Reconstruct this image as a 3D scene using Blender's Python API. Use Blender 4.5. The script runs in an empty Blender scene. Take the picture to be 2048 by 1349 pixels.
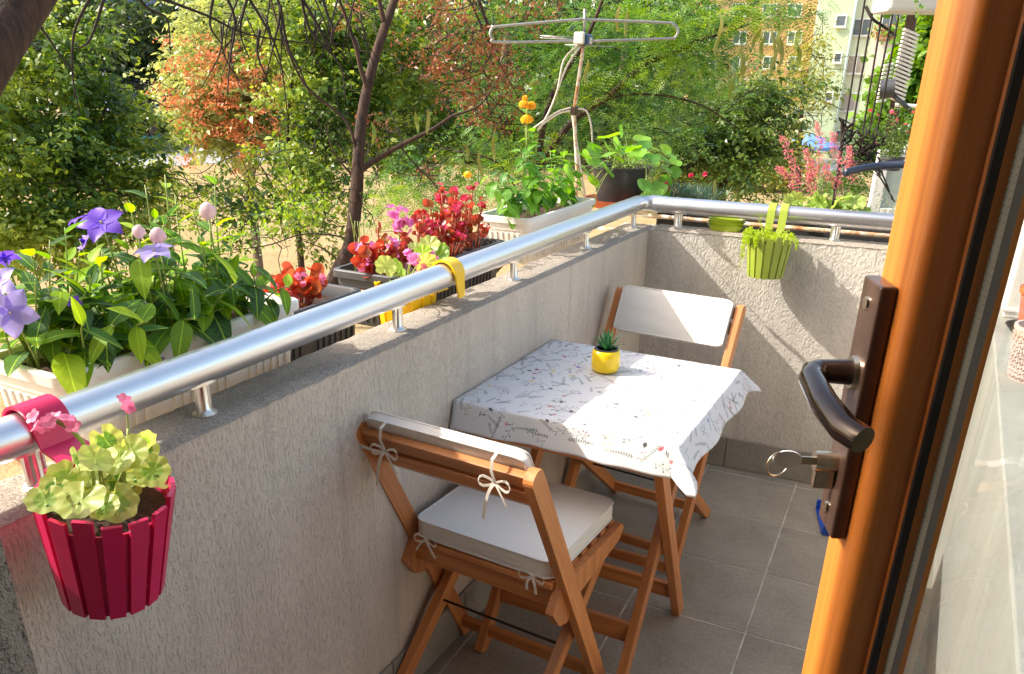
import bpy, bmesh, math, random
import numpy as np
from mathutils import Vector, Matrix, noise as mnoise
random.seed(7); rng = np.random.default_rng(11)
SC = bpy.context.scene
COL = SC.collection
R_ = math.radians
# ------------------------------------------------------------------ camera
F_PX = 1618.9; YAW = .4903; PIT = .4152; ROL = .0105
CAM = Vector((.9984, -1.5122, 1.4809)); PX = 1024-26.; PY = 674.5+188.6
FW = Vector((-math.sin(YAW)*math.cos(PIT), math.cos(YAW)*math.cos(PIT), -math.sin(PIT)))
r0 = Vector((math.cos(YAW), math.sin(YAW), 0)); u0 = r0.cross(FW)
RT = math.cos(ROL)*r0+math.sin(ROL)*u0; UP = -math.sin(ROL)*r0+math.cos(ROL)*u0
cam = bpy.data.cameras.new('camera'); camo = bpy.data.objects.new('camera', cam); COL.objects.link(camo)
cam.sensor_width = 36; cam.lens = F_PX/2048*36; cam.shift_x = 26/2048; cam.shift_y = 188.6/2048
cam.clip_start = .02; cam.clip_end = 800
M = Matrix((RT, UP, -FW)).transposed().to_4x4(); M.translation = CAM; camo.matrix_world = M
SC.camera = camo
# ------------------------------------------------------------------ light
SUN = Vector((1, .42, -.91)).normalized()
w = bpy.data.worlds.new("World"); SC.world = w; w.use_nodes = True
nt = w.node_tree; bg = nt.nodes['Background']
sky = nt.nodes.new('ShaderNodeTexSky'); sky.sky_type = 'NISHITA'; sky.sun_disc = False
sky.sun_elevation = math.asin(-SUN.z); sky.sun_rotation = math.atan2(-SUN.x, -SUN.y)
sky.air_density = 1.0; sky.dust_density = 3.0; sky.ozone_density = .4
tint = nt.nodes.new('ShaderNodeMix'); tint.data_type = 'RGBA'; tint.blend_type = 'MULTIPLY'; tint.inputs[0].default_value = 1
tint.inputs[7].default_value = (1.0, .92, .80, 1); nt.links.new(sky.outputs[0], tint.inputs[6]); nt.links.new(tint.outputs[2], bg.inputs[0]); bg.inputs[1].default_value = .15
sl = bpy.data.lights.new('sun', 'SUN'); sl.energy = 2.05; sl.angle = R_(.5); sl.color = (1, .94, .84)
so = bpy.data.objects.new('sun', sl); COL.objects.link(so)
so.rotation_euler = SUN.to_track_quat('-Z', 'Y').to_euler(); so.location = (-4, -3, 6)
SC.view_settings.view_transform = 'Standard'; SC.view_settings.look = 'None'
SC.view_settings.gamma = 1; SC.view_settings.use_curve_mapping = False; SC.view_settings.exposure = 1.76
SC.cycles.max_bounces = 8; SC.cycles.transparent_max_bounces = 12

# ------------------------------------------------------------------ pixel -> place (distances are real)
def ray(a, b):
    return (FW+RT*((a-PX)/F_PX)-UP*((b-PY)/F_PX)).normalized()
def pl(a, b, n, c):
    d = ray(a, b); n = Vector(n); return CAM+d*((c-CAM.dot(n))/d.dot(n))
def PXp(a, b, x): return pl(a, b, (1, 0, 0), x)
def PYp(a, b, y): return pl(a, b, (0, 1, 0), y)
def PZp(a, b, z): return pl(a, b, (0, 0, 1), z)
def AT(a, b, dist): return CAM+ray(a, b)*dist
H = .944; YE = 1.578; PHI = .05
E1 = Vector((math.cos(PHI), math.sin(PHI), 0)); EN = Vector((-math.sin(PHI), math.cos(PHI), 0))
EO = Vector((0, YE, 0))
def PEp(a, b, off=0): return pl(a, b, EN, EO.dot(EN)-off)
def EW(s, off, z):      # point by the end wall: along it, off it towards the balcony
    return EO+E1*s-EN*off+Vector((0, 0, z))

# ------------------------------------------------------------------ materials
MATS = {}
def newmat(name):
    m = bpy.data.materials.new(name); m.use_nodes = True; MATS[name] = m
    return m, m.node_tree, m.node_tree.nodes['Principled BSDF'], m.node_tree.nodes['Material Output']
def N(nt, t, **k):
    n = nt.nodes.new(t)
    for a, b in k.items(): setattr(n, a, b)
    return n
def coords(nt, scale=(1, 1, 1), kind='Object', rot=(0, 0, 0)):
    tc = N(nt, 'ShaderNodeTexCoord'); mp = N(nt, 'ShaderNodeMapping')
    nt.links.new(tc.outputs[kind], mp.inputs[0]); mp.inputs['Scale'].default_value = scale
    mp.inputs['Rotation'].default_value = rot
    return mp.outputs[0]
def noise(nt, co, scale, detail=4, rough=.6):
    n = N(nt, 'ShaderNodeTexNoise'); n.inputs['Scale'].default_value = scale
    n.inputs['Detail'].default_value = detail; n.inputs['Roughness'].default_value = rough
    nt.links.new(co, n.inputs['Vector']); return n.outputs['Fac']
def ramp(nt, fac, stops):
    r = N(nt, 'ShaderNodeValToRGB'); e = r.color_ramp.elements
    while len(e) < len(stops): e.new(.5)
    for i, (p, c) in enumerate(stops):
        e[i].position = p; e[i].color = (*c, 1) if len(c) == 3 else c
    nt.links.new(fac, r.inputs[0]); return r.outputs[0]
def g(v): return (v, v, v)
def mixc(nt, fac, a, b, mode='MIX'):
    m = N(nt, 'ShaderNodeMix', data_type='RGBA', blend_type=mode)
    for s, v in ((0, fac), (6, a), (7, b)):
        if hasattr(v, 'links') or isinstance(v, bpy.types.NodeSocket): nt.links.new(v, m.inputs[s])
        elif s == 0: m.inputs[0].default_value = v
        else: m.inputs[s].default_value = (*v, 1)
    return m.outputs[2]
def math_(nt, op, a, b=0.):
    m = N(nt, 'ShaderNodeMath', operation=op)
    for i, v in enumerate((a, b)):
        if isinstance(v, bpy.types.NodeSocket): nt.links.new(v, m.inputs[i])
        else: m.inputs[i].default_value = v
    return m.outputs[0]
def bump(nt, b, h, strength, dist, prev=None):
    n = N(nt, 'ShaderNodeBump'); n.inputs['Strength'].default_value = strength; n.inputs['Distance'].default_value = dist
    nt.links.new(h, n.inputs['Height'])
    if prev: nt.links.new(prev, n.inputs['Normal'])
    nt.links.new(n.outputs[0], b.inputs['Normal']); return n.outputs[0]
def simple(name, c, rough=.5, metal=0, var=.12, nscale=30, bmp=0, spec=.5, trans=0, vs=(1, 1, 1)):
    m, nt, b, o = newmat(name)
    co = coords(nt, vs)
    f = noise(nt, co, nscale, 5)
    lo = tuple(x*(1-var) for x in c); hi = tuple(min(1, x*(1+var)) for x in c)
    nt.links.new(ramp(nt, f, [(.3, lo), (.7, hi)]), b.inputs['Base Color'])
    b.inputs['Roughness'].default_value = rough; b.inputs['Metallic'].default_value = metal
    b.inputs['Specular IOR Level'].default_value = spec
    if bmp: bump(nt, b, f, bmp, .002)
    if trans:
        b.inputs['Subsurface Weight'].default_value = trans; b.inputs['Subsurface Radius'].default_value = (.02, .015, .01)
        b.inputs['Subsurface Scale'].default_value = .3
    return m
def leafmat(name, cols, island=False, transl=.45, rough=.42, spec=.45, clump=0, vein=False, edge=None, tcol=None):
    """leaf: colour varies leaf by leaf, light passes through"""
    m, nt, b, o = newmat(name)
    if island:
        gm = N(nt, 'ShaderNodeNewGeometry'); rnd = gm.outputs['Random Per Island']
    else:
        oi = N(nt, 'ShaderNodeObjectInfo'); rnd = oi.outputs['Random']
    if clump:
        co = coords(nt); f = noise(nt, co, clump, 2)
        f2 = math_(nt, 'MULTIPLY', math_(nt, 'SUBTRACT', f, .5), 2.2)
        rnd = math_(nt, 'ADD', math_(nt, 'MULTIPLY', rnd, .6), math_(nt, 'ADD', f2, .2))
    n = len(cols)
    c = ramp(nt, rnd, [((i+.2)/(n), k) for i, k in enumerate(cols)])
    if vein:
        uvn = N(nt, 'ShaderNodeUVMap'); sep = N(nt, 'ShaderNodeSeparateXYZ'); nt.links.new(uvn.outputs[0], sep.inputs[0])
        d = math_(nt, 'ABSOLUTE', math_(nt, 'SUBTRACT', sep.outputs[0], .5))
        mid = math_(nt, 'LESS_THAN', d, .022)
        if vein == 'radial':
            ang = math_(nt, 'ARCTAN2', math_(nt, 'SUBTRACT', sep.outputs[1], .12), math_(nt, 'SUBTRACT', sep.outputs[0], .5))
            rad = math_(nt, 'SQRT', math_(nt, 'ADD', math_(nt, 'POWER', math_(nt, 'SUBTRACT', sep.outputs[0], .5), 2.), math_(nt, 'POWER', math_(nt, 'SUBTRACT', sep.outputs[1], .5), 2.)))
        # side veins: slanted stripes
        s = math_(nt, 'SINE', math_(nt, 'MULTIPLY', math_(nt, 'SUBTRACT', sep.outputs[1], math_(nt, 'MULTIPLY', d, .7)), 44.))
        if vein == 'radial':
            s = math_(nt, 'COSINE', math_(nt, 'MULTIPLY', ang, 8.)); mid = math_(nt, 'MULTIPLY', mid, 0.); d = math_(nt, 'MULTIPLY', rad, 1.)
        sv = math_(nt, 'MULTIPLY', math_(nt, 'GREATER_THAN', s, .93), .30 if vein == 'radial' else .14)
        v = math_(nt, 'MAXIMUM', math_(nt, 'MULTIPLY', mid, .6), sv)
        c = mixc(nt, v, c, tuple(min(1, x*1.9+.03) for x in cols[-1]))
        if edge:
            e = math_(nt, 'GREATER_THAN', math_(nt, 'ADD', d, math_(nt, 'MULTIPLY', noise(nt, coords(nt), 60, 2), .25)), .42)
            c = mixc(nt, e, c, edge)
        bump(nt, b, s, .12, .001)
    nt.links.new(c, b.inputs['Base Color'])
    b.inputs['Roughness'].default_value = rough; b.inputs['Specular IOR Level'].default_value = spec
    tr = N(nt, 'ShaderNodeBsdfTranslucent')
    if tcol: tr.inputs[0].default_value = (*tcol, 1)
    else:
        hs = N(nt, 'ShaderNodeHueSaturation'); hs.inputs['Hue'].default_value = .478; hs.inputs['Saturation'].default_value = 1.12 if island else 1.15
        hs.inputs['Value'].default_value = 1.7 if island else 2.0
        nt.links.new(c, hs.inputs['Color']); nt.links.new(hs.outputs[0], tr.inputs[0])
    mx = N(nt, 'ShaderNodeMixShader'); mx.inputs[0].default_value = transl
    nt.links.new(b.outputs[0], mx.inputs[1]); nt.links.new(tr.outputs[0], mx.inputs[2]); nt.links.new(mx.outputs[0], o.inputs[0])
    return m

def stucco(name, base, streak, worm=False, strength=.9, dirty=(.25, .2, .16), top=False, coarse=1.):
    m, nt, b, o = newmat(name)
    if worm:
        wco = coords(nt, (1, 1, .55)); warp = N(nt, 'ShaderNodeTexNoise'); warp.inputs['Scale'].default_value = 40; warp.inputs['Detail'].default_value = 2
        nt.links.new(wco, warp.inputs['Vector'])
        ad = N(nt, 'ShaderNodeVectorMath', operation='MULTIPLY_ADD'); nt.links.new(warp.outputs['Color'], ad.inputs[0])
        ad.inputs[1].default_value = (.03, .03, .03); nt.links.new(wco, ad.inputs[2])
        h1 = noise(nt, ad.outputs[0], 120, 3, .45)
        h1 = ramp(nt, h1, [(.40, g(0)), (.55, g(.8)), (.75, g(1))])
    else:
        co = coords(nt, (1, 1, streak))
        h1 = math_(nt, 'ADD', math_(nt, 'MULTIPLY', noise(nt, co, 210*coarse, 4, .62), .6), math_(nt, 'MULTIPLY', noise(nt, coords(nt, (1, 1, streak*2.2)), 330*coarse, 3, .6), .4))
        h1 = ramp(nt, h1, [(.36, g(0)), (.49, g(.75)), (.72, g(1))])
    co3 = coords(nt); fine = noise(nt, co3, 420, 2, .6)
    hh = math_(nt, 'ADD', h1, math_(nt, 'MULTIPLY', fine, .5))
    bump(nt, b, hh, strength, .0022/coarse)
    big = noise(nt, coords(nt, (1, 1, .35)), 4.5, 5, .65)
    c1 = ramp(nt, big, [(.35, tuple(x*.84 for x in base)), (.62, base)])
    pits = ramp(nt, h1, [(0, g(.88)), (.6, g(1))])
    c2 = mixc(nt, 1., c1, pits, 'MULTIPLY')
    # stains run down from the top edge
    st = noise(nt, coords(nt, (9, 9, .6)), 2.2, 4, .6)
    sep = N(nt, 'ShaderNodeSeparateXYZ'); nt.links.new(coords(nt), sep.inputs[0])
    amt = ramp(nt, st, [(.53, g(0)), (.70, g(1))])
    c3 = mixc(nt, math_(nt, 'MULTIPLY', amt, .25), c2, dirty)
    if top:
        f = noise(nt, co3, 260, 3); c3 = mixc(nt, math_(nt, 'MULTIPLY', ramp(nt, f, [(.45, g(0)), (.6, g(1))]), .55), c3, (.22, .19, .16))
    nt.links.new(c3, b.inputs['Base Color']); b.inputs['Roughness'].default_value = .93
    b.inputs['Specular IOR Level'].default_value = .2
    return m

stucco('plaster_left', (.70, .60, .50), .22, strength=1.0)
stucco('plaster_end', (.64, .60, .54), .5, worm=True, strength=.75, dirty=(.3, .27, .23))
stucco('plaster_top', (.47, .42, .36), 1, strength=1., top=True)
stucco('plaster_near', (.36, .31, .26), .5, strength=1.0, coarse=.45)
stucco('plaster_ledge', (.42, .41, .38), .6, strength=.5)
def tilemat():
    m, nt, b, o = newmat('floor_tile')
    oi = N(nt, 'ShaderNodeObjectInfo')
    v = N(nt, 'ShaderNodeVectorMath', operation='ADD'); nt.links.new(coords(nt), v.inputs[0]); nt.links.new(oi.outputs['Location'], v.inputs[1])
    f = noise(nt, v.outputs[0], 5, 6, .65); f2 = noise(nt, v.outputs[0], 90, 3, .6)
    c = ramp(nt, f, [(.3, (.235, .212, .175)), (.55, (.31, .285, .24)), (.75, (.36, .335, .29))])
    f3 = N(nt, 'ShaderNodeTexNoise'); f3.inputs['Scale'].default_value = 26; f3.inputs['Detail'].default_value = 7; f3.inputs['Distortion'].default_value = 2.5
    nt.links.new(v.outputs[0], f3.inputs['Vector'])
    cr = ramp(nt, f3.outputs[0], [(.485, g(0)), (.5, g(1)), (.515, g(0))])
    msk = ramp(nt, noise(nt, v.outputs[0], 9, 2), [(.5, g(0)), (.62, g(.55))])
    c = mixc(nt, math_(nt, 'MULTIPLY', cr, msk), c, (.13, .11, .085))
    c = mixc(nt, .25, c, ramp(nt, f2, [(.3, (.14, .125, .10)), (.7, (.44, .41, .36))]))
    c = mixc(nt, 1, c, ramp(nt, oi.outputs['Random'], [(0, g(.9)), (1, g(1.06))]), 'MULTIPLY')
    nt.links.new(c, b.inputs['Base Color']); b.inputs['Roughness'].default_value = .48
    nt.links.new(ramp(nt, f, [(.3, g(.62)), (.7, g(.4))]), b.inputs['Roughness'])
    bump(nt, b, f2, .15, .001); b.inputs['Specular IOR Level'].default_value = .35
tilemat()
simple('grout', (.50, .47, .41), .9, nscale=12, var=.35)
def woodmat(name, c1, c2, dark, rough=.38, zs=.045, coat=.25, sc=55):
    m, nt, b, o = newmat(name)
    oi = N(nt, 'ShaderNodeObjectInfo')
    mul = N(nt, 'ShaderNodeVectorMath', operation='SCALE'); mul.inputs['Scale'].default_value = 1
    rv = N(nt, 'ShaderNodeVectorMath', operation='ADD'); nt.links.new(coords(nt, (1, 1, zs)), rv.inputs[0])
    cm = N(nt, 'ShaderNodeCombineXYZ'); k = math_(nt, 'MULTIPLY', oi.outputs['Random'], 9.)
    for i in range(3): nt.links.new(k, cm.inputs[i])
    nt.links.new(cm.outputs[0], rv.inputs[1])
    f = noise(nt, rv.outputs[0], sc, 5, .62); f2 = noise(nt, rv.outputs[0], sc*7, 2, .5); f3 = noise(nt, rv.outputs[0], 11, 3, .5)
    c = ramp(nt, f, [(.3, c1), (.68, c2)])
    c = mixc(nt, math_(nt, 'MULTIPLY', ramp(nt, f2, [(.55, g(0)), (.75, g(1))]), .35), c, dark)
    c = mixc(nt, math_(nt, 'MULTIPLY', ramp(nt, f3, [(.5, g(0)), (.72, g(1))]), .45), c, dark)
    c = mixc(nt, 1, c, ramp(nt, oi.outputs['Random'], [(0, g(.82)), (1, g(1.1))]), 'MULTIPLY')
    nt.links.new(c, b.inputs['Base Color']); b.inputs['Roughness'].default_value = rough
    b.inputs['Coat Weight'].default_value = coat; b.inputs['Coat Roughness'].default_value = .25
    bump(nt, b, f2, .12, .0008)
woodmat('chair_wood', (.46, .15, .038), (.68, .28, .085), (.24, .07, .02), rough=.45, coat=.12)
woodmat('door_wood', (.49, .14, .019), (.67, .23, .035), (.24, .055, .010), rough=.48, zs=.02, coat=.08, sc=110)
woodmat('under_board', (.42, .26, .13), (.5, .33, .18), (.3, .18, .1), rough=.7, coat=0)
simple('aluminium', (.74, .75, .77), .36, 1, .05, 80, vs=(1, .03, 1), bmp=.08)
simple('aluminium_x', (.76, .77, .79), .33, 1, .05, 80, vs=(.03, 1, 1), bmp=.06)
simple('steel_post', (.78, .76, .72), .32, 1, .12, 60)
simple('white_plastic', (.72, .70, .66), .42, 0, .05, 12, trans=.15)
simple('grey_plastic', (.05, .055, .062), .5, 0, .12, 20)
simple('dark_plastic', (.035, .037, .042), .5, 0, .2, 20)
simple('black_pot', (.022, .022, .026), .45, 0, .3, 40)
simple('magenta_plastic', (.60, .012, .095), .36, 0, .06, 15, trans=.1)
simple('green_plastic', (.30, .38, .045), .4, 0, .06, 15, trans=.1)
simple('lime_plastic', (.40, .52, .03), .35, 0, .06, 15, trans=.1)
simple('yellow_plastic', (.92, .56, .006), .33, 0, .04, 15, trans=.1)
simple('yellow_ceramic', (.92, .63, .012), .12, 0, .02, 15)
simple('terracotta', (.55, .13, .05), .6, 0, .15, 30)
simple('pink_wicker', (.62, .48, .46), .5, 0, .1, 30)
simple('soil', (.045, .022, .014), .95, 0, .6, 140, bmp=1)
simple('cotton', (.76, .74, .69), .85, 0, .05, 220, bmp=.25, spec=.15)
simple('cotton_tie', (.74, .68, .60), .85, 0, .06, 120, spec=.2)
simple('dark_metal', (.05, .032, .022), .4, .6, .3, 40)
simple('bronze', (.10, .055, .038), .3, .35, .25, 30)
simple('bronze_dark', (.028, .014, .010), .16, .3, .2, 30)
simple('brass', (.62, .52, .38), .25, 1, .12, 40)
simple('white_metal', (.75, .73, .70), .35, .3, .1, 40)
simple('gasket', (.012, .013, .015), .45, 0, .1, 30)
simple('spacer', (.20, .20, .19), .5, 0, .05, 30)
simple('white_paint', (.78, .78, .76), .5, 0, .06, 10)
simple('blue_plastic', (.01, .07, .42), .3, 0, .1, 20)
simple('hose', (.02, .03, .06), .35, 0, .2, 50)
simple('white_tube', (.62, .57, .48), .5, 0, .15, 60)
def rusty():
    m, nt, b, o = newmat('rusty_tube')
    f = noise(nt, coords(nt), 22, 5, .7)
    nt.links.new(ramp(nt, f, [(.45, (.66, .60, .50)), (.58, (.50, .26, .12)), (.7, (.30, .10, .04))]), b.inputs['Base Color']); b.inputs['Roughness'].default_value = .6
rusty()
simple('antenna_metal', (.42, .41, .40), .45, .7, .15, 60)
simple('antenna_box', (.02, .07, .16), .4, 0, .1, 30)
simple('tape', (.62, .61, .55), .6, 0, .1, 60)
def barkmat(name, a, b_, sc=30, strength=1.):
    m, nt, b, o = newmat(name)
    f = noise(nt, coords(nt, (1, 1, .25)), sc, 6, .7)
    nt.links.new(ramp(nt, f, [(.35, a), (.7, b_)]), b.inputs['Base Color']); b.inputs['Roughness'].default_value = .9
    bump(nt, b, f, strength, .01)
barkmat('bark', (.014, .007, .005), (.085, .042, .028))
barkmat('bark_dark', (.010, .005, .004), (.075, .038, .024), 40, 1.2)
barkmat('bark_grey', (.05, .035, .025), (.26, .19, .14), 14)
simple('twig', (.018, .011, .009), .85, 0, .3, 60)
simple('stem', (.28, .36, .08), .5, 0, .2, 40)
simple('stem_brown', (.20, .12, .06), .6, 0, .2, 40)
simple('stem_red', (.42, .10, .05), .5, 0, .2, 40)

def groundmat():
    m, nt, b, o = newmat('dry_ground')
    co = coords(nt)
    f = noise(nt, co, .22, 5, .6); f2 = noise(nt, co, 2.2, 6, .7); f3 = noise(nt, co, 14, 4, .7)
    c = ramp(nt, f2, [(.35, (.30, .215, .10)), (.6, (.42, .31, .16))])
    gm = math_(nt, 'MULTIPLY', ramp(nt, f, [(.5, g(0)), (.62, g(1))]), ramp(nt, f3, [(.45, g(0)), (.55, g(1))]))
    c = mixc(nt, math_(nt, 'MULTIPLY', gm, .7), c, (.17, .20, .05))
    c = mixc(nt, .3, c, ramp(nt, f3, [(.35, (.16, .11, .05)), (.65, (.50, .39, .23))]))
    nt.links.new(c, b.inputs['Base Color']); b.inputs['Roughness'].default_value = .95; b.inputs['Specular IOR Level'].default_value = .1
    bump(nt, b, f3, .8, .05)
groundmat()
simple('asphalt', (.30, .31, .33), .9, 0, .12, 3)
simple('turquoise', (.05, .30, .27), .5, 0, .1, 3)

# leaves
leafmat('leaf_balloon', [(.04, .10, .035), (.06, .15, .045), (.13, .27, .03), (.26, .42, .03)], vein=True, transl=.42, tcol=None, rough=.55, spec=.3)
leafmat('leaf_lantana', [(.05, .16, .03), (.09, .24, .03), (.13, .30, .04)], vein=True, transl=.42)
leafmat('leaf_pilea', [(.07, .20, .03), (.11, .29, .04), (.18, .38, .05)], transl=.4, rough=.3)
leafmat('leaf_geranium', [(.11, .24, .04), (.22, .36, .07), (.36, .46, .12)], vein='radial', transl=.35, edge=(.40, .46, .13))
leafmat('leaf_geranium_green', [(.14, .30, .05), (.24, .40, .08), (.40, .46, .14)], vein='radial', transl=.35)
leafmat('leaf_heuchera', [(.16, .30, .06), (.26, .40, .09), (.34, .46, .12)], vein='radial', transl=.35)
leafmat('leaf_begonia', [(.30, .02, .012), (.42, .05, .02), (.20, .12, .02)], transl=.45, rough=.3, tcol=(.85, .10, .04))
leafmat('leaf_begonia_dark', [(.14, .012, .012), (.26, .02, .02), (.36, .10, .03), (.20, .16, .03)], transl=.4, rough=.3, tcol=(.7, .06, .04))
leafmat('leaf_lime', [(.30, .42, .03), (.45, .58, .05)], transl=.4)
leafmat('leaf_carnation', [(.06, .12, .08), (.10, .17, .12)], transl=.25)
leafmat('leaf_greygreen', [(.20, .25, .14), (.32, .36, .20)], transl=.3)
leafmat('leaf_succulent', [(.03, .12, .05), (.05, .17, .07)], transl=.15, rough=.3)
leafmat('petal_violet', [(.13, .05, .55), (.18, .08, .62)], transl=.35, tcol=(.25, .10, .95))
leafmat('petal_lilac', [(.40, .34, .80), (.48, .40, .85)], transl=.4, tcol=(.45, .38, .95))
leafmat('petal_pale', [(.72, .55, .60), (.78, .66, .68)], transl=.4, tcol=(.85, .65, .70))
leafmat('petal_mauve', [(.20, .14, .32), (.28, .20, .42)], transl=.3, tcol=(.3, .2, .5))
leafmat('petal_pink', [(.80, .16, .32), (.85, .25, .42)], transl=.4, tcol=(.95, .25, .45))
leafmat('petal_magenta', [(.72, .14, .50), (.80, .30, .62)], transl=.4, tcol=(.9, .3, .65))
leafmat('petal_yellow', [(.92, .42, .005), (.95, .55, .01)], transl=.35, tcol=(1, .6, .02))
leafmat('petal_coral', [(.70, .14, .20), (.78, .25, .30)], transl=.35, island=True, tcol=(.9, .3, .35))
simple('anther', (.75, .62, .18), .6)

def fol(name, cols, **k): return leafmat(name, cols, island=True, transl=k.pop('transl', .33), rough=k.pop('rough', .36), **k)
fol('fol_bright', [(.03, .08, .015), (.075, .155, .022), (.17, .27, .035), (.32, .40, .07)], clump=1.1)
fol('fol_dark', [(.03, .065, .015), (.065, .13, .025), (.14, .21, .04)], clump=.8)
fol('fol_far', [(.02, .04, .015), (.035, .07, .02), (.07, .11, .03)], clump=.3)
fol('fol_fresh', [(.07, .16, .02), (.14, .26, .025), (.24, .38, .04)], clump=1.6)
fol('fol_locust', [(.025, .09, .018), (.06, .17, .025), (.14, .30, .04)], clump=1.6)
fol('fol_yellow', [(.12, .17, .025), (.22, .26, .035), (.32, .32, .05)], clump=.6)
fol('fol_orange', [(.58, .15, .05), (.64, .21, .08), (.66, .32, .12)], tcol=(.75, .25, .10))
fol('fol_brown', [(.13, .035, .016), (.24, .07, .03), (.34, .12, .05)], tcol=(.42, .13, .055), transl=.25)
fol('fol_creeper', [(.08, .19, .02), (.14, .28, .03), (.20, .36, .04)], clump=2.5)
fol('fol_pale', [(.24, .30, .08), (.36, .42, .14)], clump=.8)
leafmat('pod', [(.20, .26, .05), (.30, .32, .07), (.34, .32, .09)], transl=.35, tcol=(.5, .55, .10))

# ------------------------------------------------------------------ mesh helpers
def link(o, parent=None):
    COL.objects.link(o)
    if parent is not None: o.parent = parent
    return o
def tag(o, label=None, cat=None, group=None, kind=None):
    if label: o['label'] = label
    if cat: o['category'] = cat
    if group: o['group'] = group
    if kind: o['kind'] = kind
    return o
def thing(name, label, cat, loc=(0, 0, 0), rz=0, group=None):
    o = bpy.data.objects.new(name, None); COL.objects.link(o); o.empty_display_size = .1
    o.location = loc; o.rotation_euler = (0, 0, rz)
    return tag(o, label, cat, group)
class MB:
    def __init__(s): s.bm = bmesh.new()
    def box(s, x0, x1, y0, y1, z0, z1, mat=None):
        r = bmesh.ops.create_cube(s.bm, size=1)
        for v in r['verts']:
            v.co = Vector(((x0+x1)/2+v.co.x*(x1-x0), (y0+y1)/2+v.co.y*(y1-y0), (z0+z1)/2+v.co.z*(z1-z0)))
            if mat: v.co = mat @ v.co
        return s
    def tube(s, pts, r, n=8, caps=True, flat=1.0):
        pts = [Vector(p) for p in pts]; m = len(pts)
        rs = r if isinstance(r, (list, tuple)) else [r]*m
        t0 = (pts[1]-pts[0]).normalized()
        up = Vector((0, 0, 1)) if abs(t0.z) < .9 else Vector((1, 0, 0))
        a = t0.cross(up).normalized(); rings = []
        for i, p in enumerate(pts):
            t = (pts[min(i+1, m-1)]-pts[max(i-1, 0)]).normalized()
            a = (a-t*a.dot(t)).normalized(); b = t.cross(a)
            rings.append([s.bm.verts.new(p+(a*math.cos(2*math.pi*k/n)+b*math.sin(2*math.pi*k/n)*flat)*rs[i]) for k in range(n)])
        for i in range(m-1):
            for k in range(n): s.bm.faces.new((rings[i][k], rings[i][(k+1) % n], rings[i+1][(k+1) % n], rings[i+1][k]))
        if caps: s.bm.faces.new(rings[0][::-1]); s.bm.faces.new(rings[-1])
        return s
    def lathe(s, prof, n=24, c=(0, 0, 0), mat=None):
        c = Vector(c); rings = []
        for r, z in prof:
            rings.append([s.bm.verts.new(c+Vector((r*math.cos(2*math.pi*k/n), r*math.sin(2*math.pi*k/n), z))) for k in range(n)])
        if mat:
            for q in rings:
                for v in q: v.co = mat @ v.co
        for i in range(len(rings)-1):
            for k in range(n): s.bm.faces.new((rings[i][k], rings[i][(k+1) % n], rings[i+1][(k+1) % n], rings[i+1][k]))
        if prof[0][0] > 1e-5: s.bm.faces.new(rings[0][::-1])
        if prof[-1][0] > 1e-5: s.bm.faces.new(rings[-1])
        bmesh.ops.remove_doubles(s.bm, verts=s.bm.verts, dist=1e-6)
        return s
    def prism(s, poly, z0, z1, mat=None):
        a = [s.bm.verts.new((x, y, z0)) for x, y in poly]; b = [s.bm.verts.new((x, y, z1)) for x, y in poly]
        if mat:
            for v in a+b: v.co = mat @ v.co
        n = len(poly)
        s.bm.faces.new(a[::-1]); s.bm.faces.new(b)
        for i in range(n): s.bm.faces.new((a[i], a[(i+1) % n], b[(i+1) % n], b[i]))
        return s
    def grid(s, f, nu, nv, closed=False):
        V = [[s.bm.verts.new(f(i/(nu-1), j/(nv-1))) for j in range(nv)] for i in range(nu)]
        for i in range(nu-1):
            for j in range(nv-1): s.bm.faces.new((V[i][j], V[i+1][j], V[i+1][j+1], V[i][j+1]))
        return s
    def mesh(s, name, mat=None, bevel=0, smooth=False, seg=2):
        if bevel:
            ed = [e for e in s.bm.edges if len(e.link_faces) == 2 and e.calc_face_angle(0) > .5]
            bmesh.ops.bevel(s.bm, geom=ed, offset=bevel, segments=seg, affect='EDGES', profile=.5, clamp_overlap=True)
        bmesh.ops.recalc_face_normals(s.bm, faces=s.bm.faces)
        me = bpy.data.meshes.new(name); s.bm.to_mesh(me); s.bm.free()
        if mat: me.materials.append(MATS[mat] if isinstance(mat, str) else mat)
        if smooth:
            for p in me.polygons: p.use_smooth = True
            if smooth == 'auto': me.set_sharp_from_angle(angle=R_(40))
        return me
    def build(s, name, mat=None, parent=None, bevel=0, smooth=False, seg=2):
        return link(bpy.data.objects.new(name, s.mesh(name, mat, bevel, smooth, seg)), parent)
def inst(name, me, parent=None, mat=None):
    o = bpy.data.objects.new(name, me); link(o, parent)
    if mat is not None: o.matrix_local = mat
    return o
def frame(p, z, x=None):        # matrix with local z along z and x near x
    z = Vector(z).normalized(); x = Vector(x if x is not None else (1, 0, 0))
    if abs(x.normalized().dot(z)) > .98: x = Vector((0, 1, 0)) if abs(z.y) < .9 else Vector((0, 0, 1))
    x = (x-z*x.dot(z)).normalized(); y = z.cross(x)
    m = Matrix((x, y, z)).transposed().to_4x4(); m.translation = Vector(p); return m
def beam(name, p0, p1, wx, wy, mat, parent, x=(1, 0, 0), bevel=.002):
    """timber from p0 to p1: wx across the x hint, wy the other way; local z runs along the grain"""
    p0 = Vector(p0); p1 = Vector(p1); L = (p1-p0).length
    me = MB().box(-wx/2, wx/2, -wy/2, wy/2, -L/2, L/2).mesh(name, mat, bevel)
    return inst(name, me, parent, frame((p0+p1)/2, p1-p0, x))
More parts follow.
